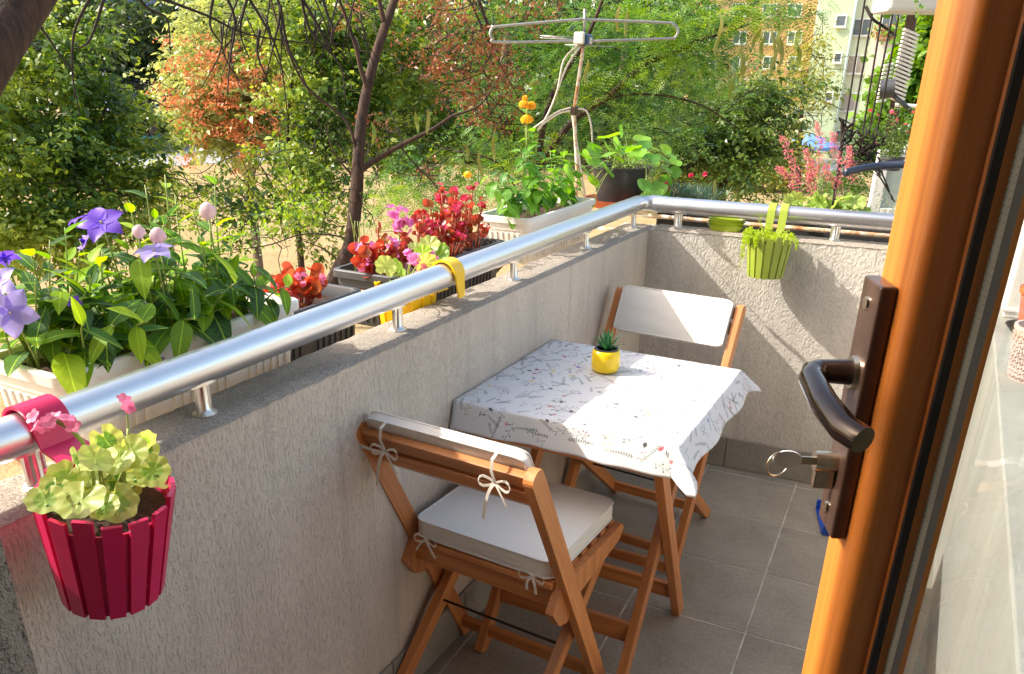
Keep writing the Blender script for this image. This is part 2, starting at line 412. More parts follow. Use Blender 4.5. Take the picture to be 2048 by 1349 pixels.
def fast(name, V, F, mat, parent=None, uv=None, smooth=False):
    me = bpy.data.meshes.new(name); V = np.ascontiguousarray(V, dtype=np.float32); F = np.ascontiguousarray(F, dtype=np.int32)
    k = F.shape[1]; me.vertices.add(len(V)); me.vertices.foreach_set('co', V.ravel())
    me.loops.add(F.size); me.loops.foreach_set('vertex_index', F.ravel())
    me.polygons.add(len(F)); me.polygons.foreach_set('loop_start', np.arange(0, F.size, k, dtype=np.int32))
    me.polygons.foreach_set('loop_total', np.full(len(F), k, dtype=np.int32))
    if smooth: me.polygons.foreach_set('use_smooth', np.ones(len(F), dtype=bool))
    me.update(calc_edges=True); me.materials.append(MATS[mat])
    return link(bpy.data.objects.new(name, me), parent)
def bez(p0, p1, p2, n=8):
    p0, p1, p2 = Vector(p0), Vector(p1), Vector(p2)
    return [p0*(1-t)**2+p1*2*t*(1-t)+p2*t*t for t in [i/(n-1) for i in range(n)]]
def wander(p0, p1, n, amp, seed=0):
    p0, p1 = Vector(p0), Vector(p1); out = []
    for i in range(n):
        t = i/(n-1); e = math.sin(t*math.pi)**.5 if 0 < t < 1 else 0
        out.append(p0.lerp(p1, t)+Vector((mnoise.noise((t*3, seed, 0)), mnoise.noise((t*3, seed, 5)), mnoise.noise((t*3, seed, 9))))*amp*e)
    return out

# ------------------------------------------------------------------ leaf shapes (base at origin, along +Y, upper side +Z)
def leaf_mesh(name, L, W, mat, fold=.25, droop=.2, pos=.42, tip=1.0, n=8, wave=0):
    bm = bmesh.new(); rows = []; uvl = bm.loops.layers.uv.new('UVMap'); uvs = {}
    for i in range(n+1):
        t = i/n
        w = W/2*(math.sin(math.pi*min(1, t**(math.log(.5)/math.log(pos))))**.75)*(1-.15*t) if 0 < t < 1 else (.0015 if t == 0 else .0004)
        y = L*t*(1-.1*droop*t); z = -droop*L*t*t
        row = []
        for s in (-1, -.5, 0, .5, 1):
            v = bm.verts.new((w*s, y, z+abs(s)*w*fold+wave*W*math.sin(t*9+s*2)*abs(s))); uvs[v] = (.5+s*.5*max(.05, w/(W/2)), t); row.append(v)
        rows.append(row)
    for i in range(n):
        for k in range(4):
            f = bm.faces.new((rows[i][k], rows[i][k+1], rows[i+1][k+1], rows[i+1][k])); f.smooth = True
            for l in f.loops: l[uvl].uv = uvs[l.vert]
    me = bpy.data.meshes.new(name); bm.to_mesh(me); bm.free(); me.materials.append(MATS[mat]); return me
def round_leaf(name, Rr, mat, lobes=0, depth=.12, cup=.25, notch=.0, n=30, wave=.05, off=.0):
    """round or lobed leaf, attached at the base edge (origin)"""
    bm = bmesh.new(); uvl = bm.loops.layers.uv.new('UVMap'); uvs = {}
    c = Vector((0, Rr*(1-notch-off), 0)); cv = bm.verts.new(c+Vector((0, 0, -cup*Rr*.35))); uvs[cv] = (.5, .5); rings = []
    for q in (.5, 1.0):
        rg = []
        for k in range(n):
            a = -math.pi/2+2*math.pi*k/n
            rr = Rr*q*(1+(depth*math.cos(lobes*a+.5)*q if lobes else 0))
            if notch and abs(((a+math.pi/2+math.pi) % (2*math.pi))-math.pi) < .25: rr *= (1-notch*1.1)
            v = bm.verts.new(c+Vector((rr*math.cos(a), rr*math.sin(a), cup*Rr*(q*q-.35)*.5+wave*Rr*math.sin(a*(lobes or 3)+1)*q))); rg.append(v)
            uvs[v] = (.5+.5*q*math.cos(a), .5+.5*q*math.sin(a))
        rings.append(rg)
    for k in range(n):
        for f in ((cv, rings[0][k], rings[0][(k+1) % n]), (rings[0][k], rings[1][k], rings[1][(k+1) % n], rings[0][(k+1) % n])):
            ff = bm.faces.new(f); ff.smooth = True
            for l in ff.loops: l[uvl].uv = uvs[l.vert]
    me = bpy.data.meshes.new(name); bm.to_mesh(me); bm.free(); me.materials.append(MATS[mat]); return me
def put_leaf(me, parent, p, d, up, s=1., name='leaf'):
    d = Vector(d).normalized(); z = Vector(up); z = (z-d*z.dot(d))
    if z.length < 1e-3: z = Vector((1, 0, .3))-d*d.x
    z.normalize(); x = d.cross(z)
    m = Matrix((x*s, d*s, z*s)).transposed().to_4x4(); m.translation = Vector(p)
    o = inst(name, me, parent); o.matrix_basis = m; return o
def rv(a=1): return Vector((random.uniform(-a, a), random.uniform(-a, a), random.uniform(-a, a)))

# ================================================================== SETTING
# ground far below
def quad(name, pts, z, mat, kind='structure'):
    o = fast(name, np.array([[p[0], p[1], z] for p in pts]), np.array([list(range(len(pts)))]), mat); tag(o, kind=kind); return o
GZ = -3.0
gr = quad('ground', [(-400, -60), (300, -60), (300, 420), (-400, 420)], GZ, 'dry_ground')
def G(u, v, z=GZ): p = PZp(u, v, z); return (p.x, p.y)
quad('path', [G(-60, 345), G(250, 338), G(520, 322), G(760, 304), G(1100, 286), G(1100, 272), G(700, 272), G(300, 262), G(-60, 258)], GZ+.012, 'asphalt')
quad('path', [G(1200, 352), G(1700, 345), G(1700, 318), G(1200, 322)], GZ+.012, 'asphalt')
quad('road', [G(-200, 214), G(1200, 222), G(1200, 205), G(-200, 200)], GZ+.012, 'asphalt')

# balcony floor, tile by tile
A = .036; T1 = Vector((math.cos(A), math.sin(A), 0)); T2 = Vector((-math.sin(A), math.cos(A), 0)); TJ = Vector((.719, .868, 0))
fl = MB().box(-.1, 1.75, -1.6, 1.85, -.2, -.0018).build('floor', 'grout'); tag(fl, kind='structure')
tw, th = .353, .3435
tile_me = MB().box(0, tw-.0055, 0, th-.0055, -.012, 0).mesh('floor_tile', 'floor_tile', .0012, seg=1)
for i in range(-3, 3):
    for j in range(-7, 3):
        p = TJ+T1*(i*tw)+T2*(j*th)
        if p.x < -.42 or p.y > YE+.02: continue
        o = inst('tile', tile_me, fl, Matrix.Translation(p+Vector((.003, .003, random.uniform(-.0006, .0006)))) @ Matrix.Rotation(A, 4, 'Z'))
        if (p+T1*tw).x > 1.30 and p.x > 1.2: bpy.data.objects.remove(o)

# walls
SKH = .132
wl = thing('parapet_wall', 'long rough plastered balcony wall with weathered top under the metal handrail', 'wall')
def wallbox(name, x0, x1, y0, y1, z0, z1, mat, par, jig=0):
    return MB().box(x0, x1, y0, y1, z0, z1).build(name, mat, par, .004)
wallbox('plaster', -.12, 0, -1.448, YE, -.25, H-.006, 'plaster_left', wl)
def topmesh(x0, x1, y0, y1, mat):
    n = max(2, int((y1-y0)/.012))
    def f(a, b):
        y = y0+(y1-y0)*a; k = b*2-1; x = x0+(x1-x0)*b
        e = abs(k) > .99
        x += k*.0035*mnoise.noise((y*40, x*3, 0)) if e else 0
        z = H-(.007+.003*mnoise.noise((y*25, 3, 0)) if e else 0)+.0016*mnoise.noise((x*90, y*90, 0))
        p = Vector((x, y, z)); return mat @ p if mat else p
    return MB().grid(f, n, 9)
topmesh(-.1225, .0025, -1.448, YE+.06, None).build('wall_top', 'plaster_top', wl, smooth=True)
we = thing('parapet_wall', 'short light grey plastered wall closing the far end of the balcony', 'wall')
ME = Matrix.Translation(EO) @ Matrix.Rotation(PHI, 4, 'Z')
o = MB().box(-.13, 1.75, 0.0, .11, -.25, H-.006).build('plaster', 'plaster_end', we, .004); o.matrix_local = ME
RM = ME @ Matrix.Rotation(R_(-90), 4, 'Z')
topmesh(-.1125, .0025, .02, 1.75, RM).build('wall_top', 'plaster_top', we, smooth=True)
for k in range(9):                       # skirting tiles
    y0 = 1.555-k*tw
    MB().box(0, .011, y0-tw+.003, y0-.002, .002, SKH).build('skirting_tile', 'floor_tile', wl, .0015, seg=1)
for k in range(5):
    s0 = .052+(k-.02)*tw
    o = MB().box(max(.014, s0-tw+.003), s0, -.011, 0, .002, SKH).build('skirting_tile', 'floor_tile', we, .0015, seg=1) if k else MB().box(.014, s0, -.011, 0, .002, SKH).build('skirting_tile', 'floor_tile', we)
    o.matrix_local = ME

simple('room_paint', (.45, .37, .28), .8, 0, .1, 3)
# building with the doorway the picture is taken from
bw = thing('building_wall', 'rough plastered house wall beside the open door at the left edge', 'wall')
MB().prism([(.311, -1.172), (-.22, -1.449), (-.22, -1.459), (.311, -1.459)], -3.0, 5.5).build('sun_cut_reveal', 'plaster_near', bw, .004)  # splay shaped for the light: sun reaches the stile front, the rest stays shaded
MB().box(-.48, .3115, -1.72, -1.46, -3.0, 5.5).build('plaster', 'plaster_near', bw, .004)
MB().box(.3125, 1.419, -1.70, -1.461, 2.3, 5.5).build('lintel', 'plaster_near', bw, .004)
for nm_, q in (('room_wall', (-.48, -.36, -4.4, -1.721, 0, 2.6)), ('room_wall', (-.359, 3.38, -4.4, -4.3, 0, 2.6)), ('room_wall', (3.381, 3.5, -4.4, -1.751, 0, 2.6)), ('room_ceiling', (-.48, 3.5, -4.4, -1.71, 2.601, 2.8)), ('room_floor', (-.48, 3.5, -4.4, -1.61, -.2, -.001))):
    MB().box(*q).build(nm_, 'room_paint', bw)
bw2 = thing('building_wall', 'plastered house wall on the hinge side of the open door', 'wall')
MB().box(1.42, 3.5, -1.75, -1.45, -3.0, 5.5).build('plaster', 'plaster_near', bw2, .004)

# low wall / ledge on the right, behind the door glass
wr = thing('ledge_wall', 'low sunlit plastered wall with a wide ledge seen through the door glass', 'wall')
LX = 1.20; LZ = .82
MB().box(LX, LX+.34, -1.2, YE-.0, -.25, LZ-.02).build('plaster', 'plaster_ledge', wr, .004)
MB().box(LX-.012, LX+.36, -1.2, YE-.02, LZ-.02, LZ).build('ledge', 'plaster_ledge', wr, .004)

# ================================================================== RAILING
RX = -.061; RZ = 1.026; RR = .030
hr = thing('handrail', 'polished aluminium handrail on short posts running round both balcony walls', 'handrail')
cy = YE+.05
MB().tube([(RX, -1.345, RZ-.006), (RX, 0, RZ-.002), (RX, cy-.07, RZ)], RR, 40).build('rail', 'aluminium', hr, smooth='auto')
pc = [Vector((RX, cy-.075, RZ)), Vector((RX, cy-.03, RZ)), Vector((RX+.012, cy-.005, RZ)), Vector((RX+.035, cy+.012, RZ)), Vector((RX+.075, cy+.016, RZ))]
MB().tube(pc, RR*1.01, 40).build('elbow', 'aluminium', hr, smooth='auto')
e0 = EW(.0, -.05, RZ); e1 = EW(1.7, -.05, RZ-.008)
o = MB().tube([(0, 0, 0), (1.70, 0, -.008)], RR, 40).build('rail', 'aluminium_x', hr, smooth='auto'); o.matrix_local = Matrix.Translation(e0) @ Matrix.Rotation(PHI, 4, 'Z')
o = MB().tube([(-.005, 0, 0), (.028, 0, 0)], RR*1.035, 40).build('collar', 'aluminium_x', hr, smooth='auto'); o.matrix_local = Matrix.Translation(EW(.02, -.05, RZ)) @ Matrix.Rotation(PHI, 4, 'Z')
def rail_post(p, ang):
    m = Matrix.Translation(p) @ Matrix.Rotation(ang, 4, 'Z')
    hh = RZ-RR-H+.004
    po = MB().lathe([(.0, -.001), (.021, -.001), (.0215, .002), (.012, .0065), (.0095, .010), (.0095, hh), (0, hh)], 20).build('post', 'steel_post', hr, smooth='auto'); po.matrix_local = m
    # forked shank and saddle
    f = MB()
    for s in (-1, 1): f.tube([(s*.011, 0, .004), (s*.011, 0, hh*.62), (s*.010, 0, hh)], [.0055, .0055, .0065], 8)
    o1 = f.build('shank', 'steel_post', po, smooth='auto')
    poly = [(.034*math.cos(a)*(1.0), .011*math.sin(a)) for a in [i*2*math.pi/20 for i in range(20)]]
    MB().prism(poly, hh-.003, hh+.003).build('saddle', 'steel_post', po, .001)
for y in (-.925, -.62, -.045, .53, 1.06, 1.53): rail_post(Vector((RX+.012, y, H)), R_(90))
for s in (.10, .67, 1.24): rail_post(EW(s, -.045, H), PHI)

# ================================================================== POTS
def slat_pot(name, label, loc, mat, hang, Rt=.083, Rb=.066, Hh=.16, rz=0, nsl=16, hook=None, cat='flower pot'):
    """round pot of upright slats; hang = direction (angle) of the rail; pot axis at loc (rim height)"""
    t = thing(name, label, cat, loc, rz)
    MB().lathe([(.0, -Hh), (Rb-.004, -Hh), (Rt-.006, -.028), (Rt-.006, -.020), (Rt-.009, -.020), (Rt-.010, -.028), (Rb-.008, -Hh+.004), (0, -Hh+.004)], 48).build('pot_body', mat, t, smooth='auto')
    for zz in (-.045, -Hh+.035):
        k = (zz+Hh)/(Hh); rr = Rb+(Rt-Rb)*k
        MB().lathe([(rr-.006, zz-.004), (rr-.0022, zz-.004), (rr-.0022, zz+.004), (rr-.006, zz+.004)], 48).build('band', mat, t, smooth='auto')
    for k in range(nsl):
        a = 2*math.pi*(k+.5)/nsl; tall = (-.004, .004, -.001, .006, -.003)[k % 5]
        wt = 2*math.pi*Rt/nsl*.36; wb = 2*math.pi*Rb/nsl*.39
        bm = MB(); vs = []
        for (z, rr, ww) in ((-Hh-.001, Rb, wb), (tall, Rt, wt)):
            for (dr, sx) in ((-.0045, -1), (.001, -1), (.001, 1), (-.0045, 1)):
                vs.append(bm.bm.verts.new(Vector((math.cos(a)*(rr+dr)-math.sin(a)*sx*ww, math.sin(a)*(rr+dr)+math.cos(a)*sx*ww, z))))
        for f in ((0, 1, 2, 3), (7, 6, 5, 4), (0, 4, 5, 1), (1, 5, 6, 2), (2, 6, 7, 3), (3, 7, 4, 0)): bm.bm.faces.new([vs[i] for i in f])
        bm.build('slat', mat, t, .0016, smooth=False)
    MB().lathe([(0, -.026), (Rt*.5, -.024), (Rt-.0095, -.03)], 32).build('soil', 'soil', t)
    return t
def strap(t, pts, wdir, w, mat, name='hook', th=.003):
    """flat moulded strap along pts (points local to t), w wide along wdir"""
    pts = [Vector(p) for p in pts]; wd = Vector(wdir).normalized(); b = MB(); rows = []
    for i, p in enumerate(pts):
        tt = (pts[min(i+1, len(pts)-1)]-pts[max(i-1, 0)]).normalized(); nn = tt.cross(wd).normalized()
        ww = w if not isinstance(w, (list, tuple)) else w[i]
        rows.append([b.bm.verts.new(p+wd*s*ww/2+nn*q*th/2) for s, q in ((-1, -1), (1, -1), (1, 1), (-1, 1))])
    for i in range(len(rows)-1):
        for k in range(4): b.bm.faces.new((rows[i][k], rows[i][(k+1) % 4], rows[i+1][(k+1) % 4], rows[i+1][k]))
    b.bm.faces.new(rows[0][::-1]); b.bm.faces.new(rows[-1])
    return b.build(name, mat, t, .0008, smooth='auto')
def arc_over(xin, xout, zlow_in, zlow_out, ztop, rr, n=14):
    """profile (x,z) rising from inside, over the rail, down outside; x=0 is the rail axis"""
    pr = [(xin, zlow_in)]
    for i in range(n+1):
        a = math.pi*i/n; pr.append((rr*math.cos(a)*(1 if xin > 0 else -1), ztop+rr*math.sin(a)))
    pr.append((xout, zlow_out)); return pr

# --- magenta hanging pot with geranium
PP = Vector((.140, -.952, 1.000))
pk = slat_pot('hanging_pot', 'magenta slatted pot with pink geranium hooked over the near handrail', PP, 'magenta_plastic', 0, .081, .062, .158, nsl=16, rz=0)
pk.rotation_euler = (0, .17, 0)
for dy in (.0,):
    prof = arc_over(RR+.004, -RR-.006, RZ-.03, RZ-.035, RZ, RR+.004)
    prof = [(PP.x-RX-.079, PP.z-.05), (PP.x-RX-.081, PP.z-.015), (RR+.012, RZ-.02)]+prof[1:]
    strap(pk, [Matrix.Rotation(-.17, 3, 'Y') @ (Vector((RX+x, PP.y+.052+dy, z))-PP) for x, z in prof], (0, 1, 0), [.062]*2+[.056]*(len(prof)-3)+[.035], 'magenta_plastic', th=.0045)
# geranium
ger = [round_leaf('leaf', r, 'leaf_geranium', 8, .05, .22, .5, wave=.045, n=40) for r in (.024, .028, .031)]
stems = MB()
def stem_to(p0, p1, r=.0016, sag=.0, mid=None):
    p0, p1 = Vector(p0), Vector(p1); m = (p0+p1)/2+Vector((0, 0, .25*(p1-p0).length)) if mid is None else Vector(mid)
    pts = bez(p0, m, p1, 6); stems.tube(pts, r, 6); return (pts[-1]-pts[-2]).normalized()
gl = [(150, 900, .02), (185, 925, 0), (100, 965, .0), (70, 975, .01), (215, 965, -.02), (205, 990, -.04), (160, 990, -.03), (245, 930, 0), (275, 900, .02), (235, 890, .03), (265, 945, -.01),
      (215, 905, .03), (130, 930, .02), (180, 960, -.01), (95, 985, -.02), (290, 925, .0), (150, 950, .01), (235, 960, -.03), (195, 885, .035), (255, 880, .03), (160, 905, .04), (55, 990, -.01), (85, 1000, -.02), (125, 985, -.02), (225, 1000, -.04), (180, 1005, -.04), (285, 945, 0)]
for i, (u, v, dz) in enumerate(gl):
    p = PXp(u, v, PP.x+random.uniform(-.05, .06))-PP; p.y += .012; p.z -= .012
    b0 = Vector((random.uniform(-.02, .02), random.uniform(-.02, .02), -.025))
    out = Vector((p.x, p.y, 0)).normalized()
    d = (out*.6+Vector((.25, -.3, -.25))+rv(.45)).normalized()
    me = ger[i % 3]; stem_to(b0, p, .0014)
    put_leaf(me, pk, p-d*.02, d, Vector((.45, -.5, 1.0))+rv(.5), random.uniform(.65, .95))
f1 = PXp(85, 828, PP.x+.01)-PP; f2 = PXp(233, 800, PP.x)-PP
stem_to((-.01, -.01, -.02), f1, .0026, mid=(.0, -.005, .08)); stem_to((.0, .02, -.02), f2-Vector((0, 0, .035)), .002, mid=(.01, .03, .06)); stem_to(f2-Vector((0, 0, .036)), f2, .001)
stems.build('stem', 'stem', pk, smooth=True)
petal_p = leaf_mesh('petal', .015, .011, 'petal_pink', .1, .1, .6, n=5)
petal_m = leaf_mesh('petal', .013, .010, 'petal_magenta', .1, .1, .6, n=5)
def floret(parent, p, d, me, n=5, s=1, name='petal'):
    d = Vector(d).normalized(); q = frame(p, d)
    for k in range(n):
        a = 2*math.pi*k/n+random.random()*.3; dd = q.to_3x3() @ Vector((math.cos(a), math.sin(a), .35))
        put_leaf(me, parent, p, dd, d, s, name)
def mini_mesh(name, petal_mat, n=5, L=.009, W=.007, lift=.35):
    """one small flower as one mesh"""
    V = []; Fc = []
    for k in range(n):
        a = 2*math.pi*k/n; c, s = math.cos(a), math.sin(a)
        for (l, w_, z) in ((0, 0, 0), (L*.6, W/2, L*lift*.6), (L, W*.25, L*lift*.8), (L, -W*.25, L*lift*.8), (L*.6, -W/2, L*lift*.6)):
            V.append((c*l-s*w_, s*l+c*w_, z))
        Fc.append([5*k+i for i in range(5)])
    me = bpy.data.meshes.new(name); me.from_pydata(V, [], Fc); me.materials.append(MATS[petal_mat]); return me
mini_pink = mini_mesh('floret', 'petal_pink', L=.0095, W=.0085); mini_mag = mini_mesh('floret', 'petal_magenta', L=.011, W=.010)
for k in range(11):
    o_ = rv(.017); o_.z *= .7; put_leaf(mini_pink, pk, f1+o_, Vector((0, 0, 1)).cross(rv(1)), o_+Vector((.01, -.01, .02)), random.uniform(.8, 1.05), 'floret')
for k in range(3):
    o_ = rv(.007); put_leaf(mini_pink, pk, f2+o_, Vector((0, 0, 1)).cross(rv(1)), o_+Vector((.01, -.012, .012)), .95, 'floret')

# --- green hanging pot on the end wall
gp = PEp(1541, 470, .088); gp.z = .968
gt = slat_pot('hanging_pot', 'green slatted pot of trailing succulent hooked over the end handrail', gp, 'green_plastic', 0, .080, .061, .145, nsl=16, rz=0)
for ds in (-.021, .016):
    prof = arc_over(RR+.003, -RR-.003, RZ-.03, RZ-.03, RZ, RR+.0035)
    off0 = .088-.078
    pts = [(off0, gp.z-.04), (off0-.002, gp.z-.0)]+[(-.05+x, z) for x, z in prof[1:]]
    s0 = (gp-EO).dot(E1)+ds
    strap(gt, [EW(s0+(.006 if ds > 0 else 0), o_, z)-gp for o_, z in pts], E1, .027, 'green_plastic')
# trailing succulent: many small leaves, joined
def tiny_leaves(name, mat, pts_dirs, L, W, parent, kind='stuff', nrm=None):
    V = []; F = []
    for i, (p, d) in enumerate(pts_dirs):
        d = d.normalized(); z = rv(1); z = (z-d*z.dot(d)).normalized(); x = d.cross(z); l = L*random.uniform(.7, 1.2); w_ = W*random.uniform(.8, 1.1)
        V += [p, p+d*l*.5+x*w_/2+z*l*.06, p+d*l, p+d*l*.5-x*w_/2+z*l*.06]; F.append([4*i, 4*i+1, 4*i+2, 4*i+3])
    o = fast(name, np.array([tuple(v) for v in V]), np.array(F), mat, parent)
    if kind: tag(o, kind=kind)
    return o
pd = []
def strand(p0, p1, sag, n, spread=.006, L=None):
    for p in [p0.lerp(p1, i/n)+Vector((0, 0, -sag*math.sin(math.pi*i/n))) for i in range(n+1)]:
        for k in range(5): pd.append((p+rv(spread*.5), rv(1)+Vector((0, 0, .3))))
for k in range(46):
    a = random.uniform(0, 2*math.pi); r = random.uniform(.0, .07)
    p0 = Vector((r*math.cos(a), r*math.sin(a), -.015)); strand(p0, p0+Vector((math.cos(a)*.02, math.sin(a)*.02, random.uniform(.01, .03))), 0, 4)
for k in range(12):
    a = R_(random.uniform(165, 260)); rr = .088; p0 = Vector((math.cos(a)*.07, math.sin(a)*.07, .01)); p1 = Vector((math.cos(a)*rr*1.02, math.sin(a)*rr*1.02, -random.uniform(.02, .13 if a < R_(200) else .03)))
    strand(p0, Vector((p1.x, p1.y, 0)), -.01, 5); strand(Vector((p1.x, p1.y, 0)), p1, 0, 10)
for k in range(3):
    a = R_(random.uniform(-20, 20)); p0 = Vector((math.cos(a)*.07, math.sin(a)*.07-.02, .01)); strand(p0, p0+Vector((.028, -.01, -.02)), 0, 4); strand(p0+Vector((.028, -.01, -.02)), p0+Vector((.03, -.012, -.045)), 0, 4)
strand(Vector((-.035, .02, 0)), Vector((-.05, .03, .05)), 0, 6); strand(Vector((-.02, .02, 0)), Vector((-.015, .03, .045)), 0, 6)
tiny_leaves('foliage', 'leaf_lime', pd, .0085, .0045, gt)

# --- yellow hanging pot outside the rail + its hook
yp = PXp(812, 575, RX-.125); yp.z = .985
yt = slat_pot('hanging_pot', 'yellow slatted pot of pink geranium hanging outside the long handrail', yp, 'yellow_plastic', 0, .080, .062, .15, nsl=14)
hy = PXp(895, 560, RX).y
prof = arc_over(-(RR+.004), RR+.010, RZ-.03, RZ-.055, RZ, RR+.005)
pts = [Vector((RX-.05, yp.y+.06, .965)), Vector((RX-RR-.012, hy-.03, RZ-.015))]+[Vector((RX+x, hy, z)) for x, z in prof[1:]]
strap(yt, [p-yp for p in pts], (0, 1, 0), [.05, .05]+[.046]*(len(pts)-4)+[.042, .026], 'yellow_plastic', th=.005)
stems = MB()
for i, (u, v) in enumerate([(800, 545), (835, 560), (770, 545), (870, 520), (830, 500), (855, 540), (890, 530), (790, 570), (815, 585), (845, 515), (860, 500), (880, 510)]):
    p = PXp(u, v, yp.x+random.uniform(-.04, .05))-yp; stem_to((0, 0, -.02), p, .0014)
    put_leaf(round_leaf('leaf', .024, 'leaf_geranium_green', 8, .06, .4, .4, wave=.09, n=40), yt, p, Vector((p.x, p.y, .3))+rv(.3), Vector((.5, -.4, .8))+rv(.4), random.uniform(.9, 1.25))
for (u, v, n_) in ((822, 515, 14), (845, 535, 12), (860, 520, 8)):
    c_ = PXp(u, v, yp.x+.03)-yp; stem_to((0, 0, -.02), c_, .0018)
    for k in range(n_):
        o_ = rv(.018); put_leaf(mini_mag, yt, c_+o_, Vector((0, 0, 1)).cross(rv(1)), o_+Vector((.012, -.012, .01)), random.uniform(.8, 1.05), 'floret')
stems.build('stem', 'stem', yt, smooth=True)

# --- trough planters
def trough(name, label, x0, x1, y0, y1, ztop, h, mat, ribs=True, cat='planter', axis='y'):
    """trough with rim, tapered ribbed body. x0<x1,y0<y1 rim rectangle"""
    c = Vector(((x0+x1)/2, (y0+y1)/2, ztop-h)); t = thing(name, label, cat, c)
    hx, hy = (x1-x0)/2, (y1-y0)/2; tp = .022
    def rr(hx, hy, r, n=5):
        out = []
        for (sx, sy, a0) in ((1, 1, 0), (-1, 1, 90), (-1, -1, 180), (1, -1, 270)):
            for i in range(n): a = R_(a0+90*i/(n-1)); out.append((sx*(hx-r)+r*math.cos(a), sy*(hy-r)+r*math.sin(a)))
        return out
    secs = [(hx-tp, hy-tp, 0), (hx-.012, hy-.012, h*.72), (hx-.009, hy-.009, h*.72), (hx-.008, hy-.008, h-.022), (hx, hy, h-.020), (hx, hy, h-.003), (hx-.003, hy-.003, h),
            (hx-.012, hy-.012, h), (hx-.014, hy-.014, h-.004), (hx-.017, hy-.017, h-.035)]
    b = MB(); rings = [[b.bm.verts.new((px, py, z)) for px, py in rr(a, b_, .022 if a > .04 else .01)] for a, b_, z in secs]
    n = len(rings[0])
    for i in range(len(rings)-1):
        for k in range(n): b.bm.faces.new((rings[i][k], rings[i][(k+1) % n], rings[i+1][(k+1) % n], rings[i+1][k]))
    b.bm.faces.new(rings[0][::-1])
    b.build('planter_body', mat, t, smooth='auto')
    if ribs:
        rb = MB(); h0, h1 = .012, h*.66
        def rib(cx, cy, nx, ny):
            w_ = .0085; tx, ty = -ny, nx
            for_ = []
            vs = []
            for z, k in ((h0, tp*(1-h0/h)), (h1, tp*(1-h1/h)*.6+.008)):
                ox, oy = cx-nx*k, cy-ny*k
                for s, q in ((-1, -.003), (-1, .0035), (1, .0035), (1, -.003)): vs.append(rb.bm.verts.new((ox+tx*s*w_/2+nx*q, oy+ty*s*w_/2+ny*q, z)))
            for f in ((0, 1, 2, 3), (7, 6, 5, 4), (0, 4, 5, 1), (1, 5, 6, 2), (2, 6, 7, 3), (3, 7, 4, 0)): rb.bm.faces.new([vs[i] for i in f])
        m_ = int((2*hy-.07)/.021)
        for i in range(m_+1):
            if (i % 9) in (7, 8): continue
            y = -hy+.035+i*.021; rib(hx, y, 1, 0); rib(-hx, y, -1, 0)
        m_ = int((2*hx-.07)/.021)
        for i in range(m_+1):
            x = -hx+.035+i*.021; rib(x, -hy, 0, -1); rib(x, hy, 0, 1)
        tag(rb.build('ribs', mat, t, .001), kind='stuff')
    zs = h-.03
    def f(a, b_):
        x = (a*2-1)*(hx-.0165); y = (b_*2-1)*(hy-.0165); return Vector((x, y, zs+.006*mnoise.noise((x*60, y*60, 1))+.004*mnoise.noise((x*150, y*150, 1))))
    MB().grid(f, 24, 50).build('soil', 'soil', t, smooth=True)
    return t
bl = [leaf_mesh('leaf', .080, .036, 'leaf_balloon', .22, .25, .42, wave=.03), leaf_mesh('leaf', .070, .030, 'leaf_balloon', .35, .1, .4), leaf_mesh('leaf', .092, .042, 'leaf_balloon', .12, .45, .45, wave=.04), leaf_mesh('leaf', .055, .022, 'leaf_balloon', .4, .1, .4)]
w1 = trough('flower_box', 'long white plastic trough crowded with violet balloon flowers', -.365, -.155, -.80, -.235, 1.046, .155, 'white_plastic')
W1 = Vector(w1.location)
stems = MB(); random.seed(21)
def leafy_stem(parent, base, tip, nl, meshes, s0=1., s1=.55, bend=.04, pitch=.35, r=.0024):
    base, tip = Vector(base), Vector(tip); mid = (base+tip)/2+Vector((0, 0, bend))+rv(.01)
    pts = bez(base, mid, tip, 9); stems.tube(pts, [r*(1-.5*i/8) for i in range(9)], 6)
    a = random.random()*6.28
    for i in range(nl):
        t = .22+.78*(i+.5)/nl; k = t*8; j = min(7, int(k)); p = pts[j].lerp(pts[j+1], k-j); tg = (pts[j+1]-pts[j]).normalized()
        a += 2.4; q = frame(p, tg); out = q.to_3x3() @ Vector((math.cos(a), math.sin(a), 0))
        d = (out+Vector((0, 0, pitch-.3*(1-t)))+rv(.15)).normalized(); sc = (s0+(s1-s0)*t)*random.uniform(.8, 1.15)
        put_leaf(random.choice(meshes), parent, p, d, Vector((0, 0, 1))+rv(.3)+tg*.4, sc)
    return pts[-1], (pts[-1]-pts[-2]).normalized()
zb = .125
for i in range(50):
    y = -.265+.47*random.random() if i > 16 else -.26+.46*i/16
    x = random.uniform(-.06, .06); base = Vector((x, y, zb)); hgt = random.uniform(.05, .17)
    tip = base+Vector((random.uniform(-.05, .06)+x*.6, random.uniform(-.06, .05), hgt))
    if y > .17: tip.z = zb+random.uniform(.05, .12); 
    leafy_stem(w1, base, tip, random.randint(5, 8), bl[:3], 1.1, .8)
for i in range(4):                       # drooping outer leaves over the rim
    y = random.uniform(-.27, .12); base = Vector((.05, y, zb+.02)); put_leaf(bl[2], w1, base+Vector((.01, 0, .03)), Vector((.8, random.uniform(-.5, .5), -.05)), (0, 0, 1), random.uniform(.95, 1.2))
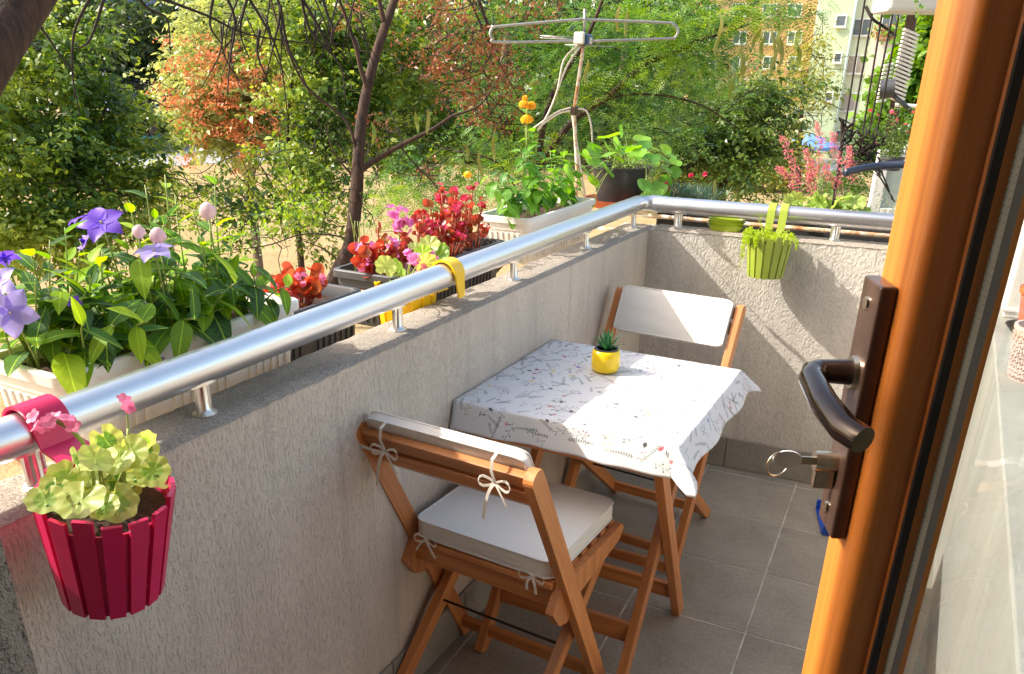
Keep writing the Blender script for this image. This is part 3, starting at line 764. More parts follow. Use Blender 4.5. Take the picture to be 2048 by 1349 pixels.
for (u, v, x, n_) in ((430, 350, -.27, 5), (130, 455, -.26, 7), (205, 500, -.24, 8), (250, 470, -.27, 8), (330, 440, -.24, 8), (400, 470, -.22, 8), (300, 520, -.2, 7), (440, 500, -.22, 7), (70, 560, -.2, 7), (180, 550, -.2, 8), (310, 425, -.28, 6), (350, 390, -.30, 5), (385, 420, -.25, 6), (420, 425, -.26, 6), (470, 470, -.25, 5), (100, 480, -.25, 7), (160, 500, -.25, 6), (60, 500, -.3, 6), (260, 410, -.3, 6), (290, 370, -.32, 4), (500, 540, -.22, 4), (330, 350, -.3, 4)):
    tip = PXp(u, v, x)-W1; base = Vector((random.uniform(-.04, .04), max(-.25, min(.24, tip.y+random.uniform(-.06, .02))), zb)); leafy_stem(w1, base, tip, n_, [bl[1], bl[3], bl[0]], .95, .62, .02, .7)
def bell_flower(parent, p, d, mat, s=1., n=5, name='flower', spread=.75):
    """five-pointed open balloon flower"""
    d = Vector(d).normalized(); b = MB(); L = .040*s
    for k in range(n):
        a = 2*math.pi*k/n; ca, sa = math.cos(a), math.sin(a); rows = []
        for i in range(6):
            t = i/5; wv = L*.36*math.sin(math.pi*min(1, .22+t*.78))*1.05 if t < 1 else .0005
            rad = L*(.18+.85*t) if i else L*.08; z = L*(.32-.34*math.sin(t*math.pi/2)*0+(.18*t*(1-spread*1.6*t)))*1.0-(.0 if t < .7 else L*.12*(t-.7)/.3)
            rows.append([b.bm.verts.new(Vector((ca*rad-sa*w_*wv, sa*rad+ca*w_*wv, z-abs(w_)*-.05*L))) for w_ in (-1, -.5, 0, .5, 1)])
        for i in range(5):
            for j in range(4): b.bm.faces.new((rows[i][j], rows[i][j+1], rows[i+1][j+1], rows[i+1][j]))
    b.lathe([(.0, -.002), (L*.12, 0), (L*.2, L*.3)], 10)
    me = b.mesh('corolla', mat, smooth=True); fo = inst(name, me, parent, frame(p, d))
    MB().lathe([(0, L*.1), (L*.05, L*.12), (L*.035, L*.42), (0, L*.46)], 8).build('stamen', 'anther', fo, smooth=True)
    return fo
tocam = lambda p: (CAM-Vector(p)).normalized()
for (u, v, x, mt, s, dd) in ((208, 457, -.27, 'petal_violet', 1.02, (.35, -.5, .8)), (180, 445, -.33, 'petal_violet', .9, (-.3, -.2, 1)), (312, 515, -.185, 'petal_lilac', .9, (.1, -.25, 1)), (22, 625, -.24, 'petal_lilac', 1.0, (.7, -.5, .2)), (5, 575, -.27, 'petal_lilac', .85, (.2, -.6, .5)), (12, 525, -.3, 'petal_violet', .6, (-.5, .2, .6)),
                          (160, 480, -.3, 'petal_violet', .5, (.2, .4, -.3)), (275, 705, -.155, 'petal_mauve', .48, (.3, -.3, -.7)), (308, 720, -.15, 'petal_mauve', .45, (.6, -.5, -.15)), (150, 605, -.2, 'petal_violet', .3, (.5, -.5, .2))):
    p = PXp(u, v, x)-W1; bell_flower(w1, p, dd, MATS[mt], s)
    b0 = Vector((min(.05, p.x), max(-.26, min(.25, p.y+.03)), zb)) if v < 690 else Vector((.04, p.y, zb+.01))
    stems.tube(bez(b0, (b0+p)/2+Vector((0, 0, .05 if v > 690 else .01)), p, 7), .0017, 6)
def bud(parent, p, s, mat='petal_pale', name='flower_bud'):
    b = MB(); L = .036*s; prof = [(0, 0), (L*.25, L*.12), (L*.46, L*.4), (L*.42, L*.72), (L*.18, L*.95), (0, L)]
    b.lathe(prof, 15)
    for v in b.bm.verts:
        a = math.atan2(v.co.y, v.co.x); k = 1-.09*(1+math.cos(5*a)); v.co.x *= k; v.co.y *= k
    return inst(name, b.mesh(name, mat, smooth=True), parent, frame(p, Vector((.1, -.1, 1))+rv(.2)))
for (u, v, x, s) in ((418, 440, -.22, 1.), (278, 478, -.21, .7), (318, 490, -.21, .9)):
    p = PXp(u, v, x)-W1; bud(w1, p, s); stems.tube(bez((p.x, max(-.26, min(.25, p.y)), zb), (p.x+.01, p.y, zb+.05), p, 6), .0016, 6)
stems.build('stem', 'stem', w1, smooth=True)

# small leaved begonias
bg1 = [round_leaf('leaf', r, 'leaf_begonia', 0, 0, .9, .25, n=14, wave=.12) for r in (.013, .017, .020)]
bg2 = [round_leaf('leaf', r, 'leaf_begonia_dark', 0, 0, .8, .25, n=14, wave=.15) for r in (.010, .013, .016)]
mini_red = mini_mesh('floret', 'leaf_begonia', 4, .009, .009)
leafmat('petal_red', [(.62, .01, .06), (.70, .05, .14)], transl=.35, tcol=(.85, .05, .15))
mini_crim = mini_mesh('floret', 'petal_red', 4, .010, .010)
def begonia(t, cx, cy, z, rad, hgt, nst, nleaf, meshes, flw, nf, stmat='stem_red'):
    global stems; stems = MB()
    for i in range(nst):
        a = random.random()*6.28; r = rad*math.sqrt(random.random()); base = Vector((cx+.35*r*math.cos(a), cy+.6*r*math.sin(a), z))
        tip = Vector((cx+r*math.cos(a)*.8, cy+r*math.sin(a)*1.25, z+hgt*random.uniform(.35, 1)*(1-.4*(r/rad)**2)))
        pts = bez(base, (base+tip)/2+Vector((0, 0, .02)), tip, 6); stems.tube(pts, .0022, 6)
        for k in range(nleaf):
            p = pts[2].lerp(pts[-1], (k+1)/nleaf)+rv(.006); put_leaf(random.choice(meshes), t, p, rv(1)+Vector((.2, -.3, .3)), Vector((.35, -.35, 1))+rv(.7), random.uniform(.7, 1.15))
        if i < nf:
            for k in range(4): put_leaf(flw, t, tip+rv(.012)+Vector((0, 0, .008)), Vector((0, 0, 1)).cross(rv(1)), Vector((.6, -.5, .6))+rv(.5), random.uniform(.7, 1.1), 'floret')
    stems.build('stem', stmat, t, smooth=True)
g2 = trough('flower_box', 'grey plastic trough with one small red begonia behind the white trough', -.42, -.215, -.52, .055, .998, .15, 'grey_plastic')
G2 = Vector(g2.location); c_ = PXp(590, 590, -.31)-G2
begonia(g2, c_.x, c_.y, .12, .07, .10, 26, 3, bg1, mini_pink, 4)
g3 = trough('flower_box', 'dark grey trough overflowing with crimson begonias and pink flowers', -.43, -.215, .185, .80, .998, .15, 'grey_plastic')
G3 = Vector(g3.location)
for (u, v, rad, hh, n_, ms, fl_, nf) in ((895, 470, .09, .20, 34, bg2, mini_crim, 18), (840, 495, .08, .16, 26, bg2, mini_crim, 10), (765, 515, .07, .14, 24, bg2, mini_mag, 8), (945, 450, .07, .18, 20, bg2, mini_crim, 10), (740, 525, .04, .10, 8, bg1, mini_mag, 4)):
    c_ = PXp(u, v, -.32)-G3; begonia(g3, c_.x, max(-.26, min(.26, c_.y)), .12, rad, hh, n_, 3, ms, fl_, nf)
c_ = PXp(795, 440, -.33)-G3
for k in range(22):
    o_ = rv(.028); o_.z *= 1.4; put_leaf(mini_mag, g3, c_+o_, Vector((0, 0, 1)).cross(rv(1)), o_+Vector((.02, -.02, .01)), random.uniform(.9, 1.3), 'floret')
stems = MB(); stems.tube(bez((c_.x, c_.y, .12), (c_.x+.01, c_.y, .15), c_, 6), .002, 6); 
for k in range(10):                     # thin upright green sprig at the near corner
    p = PXp(720+random.uniform(-14, 14), 500, -.38)-G3; tip = PXp(700+k*5, 425+random.uniform(0, 50), -.38)-G3
    pts = bez((p.x, max(-.28, p.y), .12), (p+tip)/2, tip, 6); stems.tube(pts, .001, 5)
stems.build('stem', 'stem', g3, smooth=True)

w2 = trough('flower_box', 'white plastic trough of bushy yellow-flowered lantana near the wall corner', -.40, -.19, .915, 1.50, 1.048, .155, 'white_plastic')
W2 = Vector(w2.location); random.seed(5)
ll = [leaf_mesh('leaf', .052, .034, 'leaf_lantana', .25, .25, .4, wave=.03), leaf_mesh('leaf', .044, .026, 'leaf_lantana', .35, .2, .38), leaf_mesh('leaf', .062, .042, 'leaf_lantana', .15, .4, .42, wave=.04)]
stems = MB()
for (u, v, x, n_) in ((1055, 255, -.30, 10), (1075, 275, -.27, 9), (1040, 300, -.30, 9), (1010, 345, -.30, 8), (975, 350, -.33, 7), (1110, 330, -.27, 9), (1140, 320, -.30, 8), (1160, 345, -.28, 8), (1085, 350, -.24, 8), (1020, 370, -.26, 6), (1125, 360, -.22, 8), (990, 380, -.25, 5), (1100, 300, -.31, 9), (1150, 375, -.25, 7), (1070, 330, -.3, 8), (1060, 380, -.21, 5), (1130, 300, -.33, 8), (1095, 380, -.25, 6)):
    tip = PXp(u, v, x)-W2; base = Vector((random.uniform(-.03, .03), max(-.22, min(.2, tip.y*.7+random.uniform(-.03, .03))), .125)); leafy_stem(w2, base, tip, n_+4, ll, 1.25, .85, .02, .1, .0022)
def ball(parent, c, r, me, n, squash=1.):
    for k in range(n):
        z = 1-1.5*(k+.5)/n; a = 2.4*k; rr = math.sqrt(max(0, 1-z*z)); d = Vector((rr*math.cos(a), rr*math.sin(a), z*squash))
        put_leaf(me, parent, c+d*r, Vector((0, 0, 1)).cross(d)+rv(.1), d, 1., 'floret')
mini_yel = mini_mesh('floret', 'petal_yellow', 5, .0072, .006, .2)
for (u, v, x, r) in ((1048, 210, -.30, .014), (1062, 213, -.29, .015), (1054, 240, -.30, .019), (1050, 197, -.3, .006), (935, 350, -.36, .010)):
    c_ = PXp(u, v, x)-W2; ball(w2, c_, r, mini_yel, 34 if r > .012 else 14, .7)
c_ = PXp(1054, 240, -.3)-W2; stems.tube(bez(c_-Vector((0, 0, .1)), c_-Vector((0, 0, .05)), c_, 5), .002, 6)
c_ = PXp(1055, 214, -.3)-W2; stems.tube(bez(c_-Vector((0, 0, .12)), c_-Vector((.01, 0, .05)), c_, 5), .002, 6)
c_ = PXp(935, 350, -.36)-W2; stems.tube(bez(c_+Vector((.02, .06, -.12)), c_-Vector((0, 0, .05)), c_, 5), .0015, 6)
for d_ in ((.5, .5, .3), (-.6, .2, .4), (.3, -.6, .2)): put_leaf(ll[0], w2, PXp(1055, 228, -.3)-W2, d_, (0, 0, 1), .8)
stems.build('stem', 'stem', w2, smooth=True)

# --- black pot with round leaved plant
bp = Vector((-.21, 1.80, .985)); bt = thing('potted_plant', 'black round pot of bright coin-leaved plant at the wall corner', 'potted plant', bp)
MB().lathe([(0, 0), (.088, 0), (.118, .145), (.123, .147), (.124, .158), (.117, .158), (.112, .14), (0, .138)], 48).build('pot', 'black_pot', bt, smooth='auto')
MB().lathe([(0, .1385), (.111, .1395)], 24).build('soil', 'soil', bt)
sc_ = MB().lathe([(0, 0), (.115, 0), (.145, .03), (.148, .03), (.119, -.003), (0, -.003)], 48).build('saucer', 'terracotta'); sc_.location = bp-Vector((0, -.0, .001)); tag(sc_, 'terracotta saucer under the black pot at the wall corner', 'saucer')
random.seed(3); pil = [round_leaf('leaf', r, 'leaf_pilea', 0, 0, .3, .12, n=22, wave=.06) for r in (.027, .034, .040)]
stems = MB()
pl_ = [(1215, 275, 2), (1195, 300, 1), (1240, 295, 1), (1285, 285, 2), (1310, 300, 2), (1262, 305, 1), (1235, 320, 1), (1325, 300, 1), (1340, 315, 1), (1350, 330, 1), (1330, 340, 1), (1300, 325, 2), (1270, 335, 1), (1180, 320, 1), (1200, 330, 1), (1175, 345, 0), (1190, 360, 1), (1250, 350, 0), (1220, 345, 1), (1285, 310, 1), (1245, 258, 0), (1255, 330, 1), (1320, 320, 2), (1345, 350, 1), (1295, 345, 1), (1213, 310, 1), (1230, 300, 0),
       (1290, 365, 2), (1312, 380, 2), (1322, 362, 1), (1300, 400, 1), (1290, 392, 2), (1305, 372, 2), (1325, 385, 1), (1297, 412, 0)]
pl_ = pl_[:27]+[(random.gauss(1262, 55), random.uniform(280, 350), random.choice((0, 1, 1, 2))) for _ in range(14)]+pl_[27:]
for i, (u, v, k) in enumerate(pl_):
    hang = i >= 41
    p = PXp(u, v, bp.x+random.uniform(-.07, .09) if not hang else bp.x+.15)-bp
    b0 = Vector((random.uniform(-.04, .04), random.uniform(-.04, .04), .14)); mid = (b0+p)/2+Vector((0, 0, .05)) if not hang else Vector((.13, -.02, .22))
    pts = bez(b0, mid, p, 8); stems.tube(pts, .0017, 6)
    d = (Vector((p.x, p.y, 0)).normalized()*.7+rv(.4)+Vector((0, 0, .1 if not hang else -.6))).normalized()
    put_leaf(pil[k], bt, p-d*.01, d, Vector((.5, -.7, .9 if not hang else .4))+rv(.4), random.uniform(.85, 1.1))
for (u, v) in ((1180, 400), (1190, 395)):
    p = PXp(u, v, bp.x-.02)-bp; stems.tube(bez((0, 0, .14), (-.02, -.06, .2), p, 8), .0013, 6); put_leaf(leaf_mesh('leaf', .05, .02, 'leaf_pilea', .5), bt, p, (-.2, -.1, -1), (.5, -1, .2), 1)
stems.build('stem', 'stem', bt, smooth=True)

# --- rusty carrier frames for the troughs, outside the wall
cf = thing('planter_rack', 'rusty white tube rack carrying the troughs outside the long wall', 'rack')
for z, x in ((.955, -.40), (.955, -.22)):
    MB().tube([(x, -.95, z-.115), (x, 1.9, z-.115)], .008, 8).build('long_tube', 'rusty_tube', cf, smooth=True)
for y in (-.75, -.1, .12, .86, 1.6):
    MB().tube([(-.12, y, .84-.015), (-.46, y, .84-.015), (-.46, y, .965), (-.16, y, .965)], .009, 8).build('cross_tube', 'rusty_tube', cf, smooth=True)

# --- troughs outside the end wall
tr1 = thing('planter', 'long black trough with pink coral bells behind the end handrail', 'planter', EW(.55, -.26, .85))
o = MB().box(-.30, .62, -.09, .09, 0, .135).build('planter_body', 'dark_plastic', tr1, .006); o.rotation_euler.z = PHI
o = MB().box(-.29, .61, -.08, .08, .13, .137).build('soil', 'soil', tr1); o.rotation_euler.z = PHI
T1O = Vector(tr1.location)
heu = [round_leaf('leaf', r, 'leaf_heuchera', 7, .07, .4, .35, wave=.12) for r in (.028, .036)]
stems = MB(); random.seed(9)
for i in range(34):
    u = random.uniform(1580, 1745); v = random.uniform(392, 425) + (0 if u < 1720 else 8); p = PEp(u, v, random.uniform(-.34, -.18))-T1O
    stem_to((p.x*.9, p.y*.5, .135), p, .0015); put_leaf(random.choice(heu), tr1, p, Vector((p.x-.1, -.5, .1))+rv(.6), Vector((.1, -.6, .9))+rv(.4), random.uniform(.8, 1.1))
stems.build('stem', 'stem', tr1, smooth=True); stems = MB(); cor = []
for (u0_, v0_, u1_, v1_) in ((1625, 400, 1562, 275), (1655, 400, 1632, 245), (1690, 400, 1665, 265), (1700, 400, 1700, 290), (1640, 400, 1610, 300), (1625, 395, 1555, 335), (1680, 400, 1655, 330), (1630, 400, 1618, 350)):
    p0 = PEp(u0_, v0_+10, -.24)-T1O; p1 = PEp(u1_, v1_, -.24)-T1O; pts = wander(p0, p1, 12, .03, u1_); stems.tube(pts, .0013, 5)
    for k in range(150):
        t = random.uniform(.42, 1); q = p0.lerp(p1, t); j = t*11; jj = min(10, int(j)); q = pts[jj].lerp(pts[jj+1], j-jj); sp = .020*(1.15-t)+.006
        c_ = q+rv(sp); 
        for m_ in range(3): cor.append((c_, rv(1)))
stems.build('flower_stem', 'stem_brown', tr1, smooth=True)
tiny_leaves('blossom', 'petal_coral', cor, .006, .0045, tr1)
tr2 = thing('planter', 'black trough of grey-green carnations outside the end wall', 'planter', EW(.02, -.30, .86))
o = MB().box(-.05, .30, -.09, .09, 0, .13).build('planter_body', 'dark_plastic', tr2, .006); o.rotation_euler.z = PHI
cl = []
for k in range(900):
    u = random.gauss(1380, 28); v = 400; p = PEp(u, v, random.uniform(-.36, -.24))-Vector(tr2.location); p.z = .13+random.random()*.06; cl.append((p, Vector((random.gauss(0, .5), random.gauss(0, .5), 1))))
tiny_leaves('foliage', 'leaf_carnation', cl, .045, .0035, tr2)
for (u, v) in ((1333, 368), (1382, 352), (1410, 350), (1335, 378)):
    p = PEp(u, v, -.26)-Vector(tr2.location)
    for k in range(8): put_leaf(mini_crim, tr2, p+rv(.005), Vector((0, 0, 1)).cross(rv(1)), rv(1)+Vector((0, -.5, .5)), .8, 'floret')
cl = []
tr3 = thing('potted_plant', 'dry silvery grey-green herb in a dark box beside the door', 'potted plant', EW(.86, -.26, .86))
MB().box(-.09, .12, -.08, .08, .12, .14).build('soil', 'soil', tr3); MB().box(-.1, .13, -.09, .09, 0, .135).build('pot', 'dark_plastic', tr3, .005)
for k in range(60):
    p0 = Vector((random.uniform(-.09, .1), random.uniform(-.06, .06), .13)); p1 = p0+Vector((random.gauss(0, .03), random.gauss(0, .03), random.uniform(.05, .14)))
    for j in range(14): cl.append((p0.lerp(p1, j/13), rv(1)+Vector((0, 0, .6))))
tiny_leaves('foliage', 'leaf_greygreen', cl, .012, .003, tr3)
# stack of lime saucers
ls0 = PEp(1452, 455, -.07); ls0.z = H
lst = None
for k in range(3):
    t = thing('plant_saucer', ['lowest of three lime green oblong saucers stacked on the end wall', 'middle of three lime green oblong saucers stacked on the end wall', 'topmost of three lime green oblong saucers stacked on the end wall'][k], 'saucer', ls0+Vector((0, .0, .001+k*.0125)), PHI+.02*k, 'lime saucers stacked under the end handrail')
    b = MB(); nn = 32; rings = []
    for sc, z in ((.78, 0), (1, .020), (1.04, .021), (1.0, .0205), (.80, .003)):
        rings.append([b.bm.verts.new((math.copysign(abs(math.cos(a))**.6, math.cos(a))*.068*sc, math.copysign(abs(math.sin(a))**.6, math.sin(a))*.036*sc, z)) for a in [2*math.pi*i/nn for i in range(nn)]])
    for i in range(4):
        for j in range(nn): b.bm.faces.new((rings[i][j], rings[i][(j+1) % nn], rings[i+1][(j+1) % nn], rings[i+1][j]))
    b.bm.faces.new(rings[0][::-1]); b.bm.faces.new(rings[-1])
    b.build('dish', 'lime_plastic', t, smooth='auto')
rk2 = thing('planter_rack', 'white tube rack behind the end wall carrying black troughs', 'rack')
for off, z in ((-.15, .965), (-.36, .95), (-.13, .90)):
    o = MB().tube([EW(-.25, off, z), EW(1.6, off, z-.01)], .0085, 8).build('long_tube', 'rusty_tube' if off > -.3 else 'white_tube', rk2, smooth=True)

# ================================================================== TABLE
TH = .725
tb = thing('folding_table', 'square folding wooden table pushed against the long wall', 'table', (.285, .395, 0))
TO = Vector(tb.location)
for k in range(8):
    y = -.29+.038+k*.0735; beam('slat', (-.27, y, TH-.009), (.285, y, TH-.009), .016, .062, 'chair_wood', tb, x=(0, 0, 1))
for x in (-.23, .235): beam('top_rail', (x, -.275, TH-.036), (x, .275, TH-.036), .022, .034, 'chair_wood', tb, x=(1, 0, 0))
for sx, xo, xi in ((-1, -.215, -.188), (1, .243, .215)):
    beam('leg', (xo, -.25, .70), (xo, .135, 0.0), .024, .042, 'chair_wood', tb)
    beam('leg', (xi, .17, .70), (xi, -.315, 0.0), .024, .042, 'chair_wood', tb)
beam('stretcher', (-.20, .095, .095), (.235, .095, .095), .018, .045, 'chair_wood', tb, x=(0, 1, 0))
beam('stretcher', (-.18, -.215, .145), (.21, -.215, .145), .016, .06, 'chair_wood', tb, x=(0, 1, 0))
beam('stretcher', (-.2, -.235, .64), (.24, -.235, .64), .018, .035, 'chair_wood', tb, x=(0, 1, 0))
beam('stretcher', (-.2, .0, .23), (.24, .0, .23), .014, .03, 'chair_wood', tb, x=(0, 1, 0))

# cloth print: thin botanical sprigs drawn into a picture, straight from code
S = 1536; img = np.ones((S, S, 3), np.float32)*np.array([.80, .79, .80], np.float32)
def stamp(x, y, rx, ry, ang, col, al=1.):
    R2 = int(max(rx, ry)+2); x0, x1, y0, y1 = int(x)-R2, int(x)+R2+1, int(y)-R2, int(y)+R2+1
    if x0 < 0 or y0 < 0 or x1 >= S or y1 >= S: return
    yy, xx = np.mgrid[y0:y1, x0:x1]; dx = xx-x; dy = yy-y; c, s = math.cos(ang), math.sin(ang)
    q = np.sqrt(((dx*c+dy*s)/rx)**2+((-dx*s+dy*c)/ry)**2); a = np.clip((1-q)*min(rx, ry)+.5, 0, 1)[..., None]*al
    img[y0:y1, x0:x1] = img[y0:y1, x0:x1]*(1-a)+np.array(col, np.float32)*a
def sprig(x, y, ang, L, style, col, acc):
    n = int(L/3); cx, cy, a = x, y, ang; cur = random.uniform(-.014, .014); pts = []
    for i in range(n): pts.append((cx, cy, a)); cx += 3*math.cos(a); cy += 3*math.sin(a); a += cur
    for (px_, py_, _) in pts: stamp(px_, py_, 1.2, 1.2, 0, col, .6)
    if style == 0:      # leafy sprig
        for i in range(3, n, 4):
            px_, py_, pa = pts[i]
            for s in (-1, 1):
                b = pa+s*.8; l = 6.5*(1-.4*i/n); stamp(px_+math.cos(b)*l, py_+math.sin(b)*l, l, l*.33, b, col, .95)
    elif style == 1:    # berries and side stalks
        for i in range(4, n, 6):
            px_, py_, pa = pts[i]; s = 1 if (i//6) % 2 else -1; b = pa+s*.9
            for k in range(7): stamp(px_+math.cos(b)*k*2.4, py_+math.sin(b)*k*2.4, 1.3, 1.3, 0, col, .8)
            stamp(px_+math.cos(b)*19, py_+math.sin(b)*19, 3.4, 3.4, 0, acc, 1)
    elif style == 2:    # flower head
        for k in range(5):
            b = a+(k-2)*.5; stamp(cx+math.cos(b)*10, cy+math.sin(b)*10, 10, 3.6, b, acc, .95)
        for i in (n//3, n//2): 
            px_, py_, pa = pts[i]; b = pa+.6*(1 if i % 2 else -1); stamp(px_+math.cos(b)*13, py_+math.sin(b)*13, 13, 2.8, b, col, .95)
    else:               # small star flowers
        for k in range(5):
            b = 2*math.pi*k/5; stamp(cx+math.cos(b)*6, cy+math.sin(b)*6, 6, 2.6, b, acc, .95)
inks = [(.05, .06, .07), (.07, .08, .10), (.06, .09, .08), (.16, .17, .18), (.02, .16, .09)]
accs = [(.06, .08, .09), (.60, .10, .12), (.65, .22, .22), (.25, .14, .50), (.85, .62, .05), (.06, .07, .09), (.06, .07, .09), (.60, .12, .16)]
random.seed(12); placed = []; tries = 0
while len(placed) < 400 and tries < 9000:
    tries += 1; x = random.uniform(50, S-50); y = random.uniform(50, S-50)
    if any((x-a)**2+(y-b)**2 < 58**2 for a, b in placed): continue
    placed.append((x, y)); sprig(x, y, random.uniform(0, 6.28), random.uniform(60, 140), random.choice((0, 0, 0, 0, 1, 1, 1, 2, 3)), random.choice(inks), random.choice(accs))
im = bpy.data.images.new('cloth_print', S, S); px_ = np.ones((S, S, 4), np.float32)
px_[..., :3] = np.where(img <= .0031308, img*12.92, 1.055*np.power(np.clip(img, 0, 1), 1/2.4)-.055)
im.pixels.foreach_set(px_.ravel()); im.update()
m, nt_, b_, o_ = newmat('printed_cloth'); ti = N(nt_, 'ShaderNodeTexImage'); ti.image = im
nt_.links.new(N(nt_, 'ShaderNodeUVMap').outputs[0], ti.inputs[0]); nt_.links.new(ti.outputs[0], b_.inputs['Base Color']); b_.inputs['Roughness'].default_value = .42; b_.inputs['Specular IOR Level'].default_value = .4
bump(nt_, b_, noise(nt_, coords(nt_), 14, 3), .35, .01)
tr = N(nt_, 'ShaderNodeBsdfTranslucent'); nt_.links.new(ti.outputs[0], tr.inputs[0]); mx = N(nt_, 'ShaderNodeMixShader'); mx.inputs[0].default_value = .15
nt_.links.new(b_.outputs[0], mx.inputs[1]); nt_.links.new(tr.outputs[0], mx.inputs[2]); nt_.links.new(mx.outputs[0], o_.inputs[0])
# cloth sheet
CX0, CX1, CY0, CY1 = .006, .582, .105, .700   # table edges in the world
OV = .076
def cloth_pt(u, v):
    """u,v in metres over the sheet"""
    x = min(max(u, CX0), CX1); y = min(max(v, CY0), CY1); dx = u-x; dy = v-y
    z = TH+.004+.0012*mnoise.noise((u*14, v*14, 0)) + .0015*math.sin(v*52+u*6)*.3
    if dx < 0:   # against the wall: slides down beside it
        z += dx*.98; dxx = .0
        if dy == 0: return Vector((CX0-.002, y, z))
    r = math.hypot(max(dx, 0), dy)
    if r > 0:
        ax = max(dx, 0)/r; ay = dy/r; corner = min(abs(ax), abs(ay))
        flare = .22+.55*corner if dx >= 0 else .2
        if ax > .7: flare += .25
        fw_ = .006*math.sin(u*17)*(1-corner)+.003*math.sin(u*47+1) if abs(ay) > .7 else .006*math.sin(v*25)
        rr = min(r, .012); z -= r*(.955-.25*flare)-.004*(1-math.exp(-r*300))
        out = r*flare+fw_*min(1, r/.08)
        x += ax*out; y += ay*out
    return Vector((x, y, z))
U0, U1, V0, V1 = CX0-.07, CX1+OV, CY0-OV-.004, CY1+.05
bmc = bmesh.new(); uvl = bmc.loops.layers.uv.new('UVMap')
us = sorted(set(list(np.linspace(U0, CX0, 8))+list(np.linspace(CX0, CX1, 60))+list(np.linspace(CX1, U1, 14)))); vs_ = sorted(set(list(np.linspace(V0, CY0, 14))+list(np.linspace(CY0, CY1, 60))+list(np.linspace(CY1, V1, 8))))
GV = [[bmc.verts.new(cloth_pt(u, v)) for v in vs_] for u in us]
for i in range(len(us)-1):
    for j in range(len(vs_)-1):
        f = bmc.faces.new((GV[i][j], GV[i+1][j], GV[i+1][j+1], GV[i][j+1])); f.smooth = True
        for l, (a, b) in zip(f.loops, ((i, j), (i+1, j), (i+1, j+1), (i, j+1))): l[uvl].uv = ((us[a]-U0)/.80, (vs_[b]-V0)/.80)
me = bpy.data.meshes.new('tablecloth'); bmc.to_mesh(me); bmc.free(); me.materials.append(MATS['printed_cloth'])
tc = link(bpy.data.objects.new('tablecloth', me)); tag(tc, 'white tablecloth printed with thin sprigs and small flowers', 'tablecloth')
sd = tc.modifiers.new('thickness', 'SOLIDIFY'); sd.thickness = .001; sd.offset = 1
# succulent in yellow mug pot
sp = PZp(1210, 742, TH+.006); sp.z = TH+.0065
st = thing('potted_succulent', 'small spiky succulent in a shiny yellow pot on the table', 'potted plant', sp)
MB().lathe([(0, 0), (.026, 0), (.0355, .004), (.039, .014), (.0398, .034), (.0385, .052), (.0355, .062), (.033, .0625), (.0315, .060), (.033, .05), (0, .05)], 40).build('pot', 'yellow_ceramic', st, smooth=True)
MB().lathe([(0, .052), (.029, .052), (.030, .063), (.0325, .064), (.0325, .066), (.028, .066), (.0272, .058), (0, .058)], 32).build('inner_pot', 'grey_plastic', st, smooth='auto')
MB().lathe([(0, .0592), (.0268, .0592)], 24).build('soil', 'soil', st)
sl_ = leaf_mesh('leaf', .062, .014, 'leaf_succulent', .8, -.15, .3); random.seed(4)
sv = MB()
for k in range(22):
    a = 2.4*k; el = .45+1.0*k/22; d = Vector((math.cos(a)*math.cos(el), math.sin(a)*math.cos(el), math.sin(el)))
    put_leaf(sl_, st, Vector((0, 0, .058))+Vector((d.x, d.y, 0))*.004, d, Vector((-d.x, -d.y, 1.2)), random.uniform(.75, 1.05))
for (u, v) in ((1240, 672), (1250, 690)):
    p = PXp(u, v, sp.x)-sp
    MB().tube(bez((.012, .01, .058), (.02, .02, .08), p, 6), .0008, 5).build('flower_stalk', 'stem_brown', st)

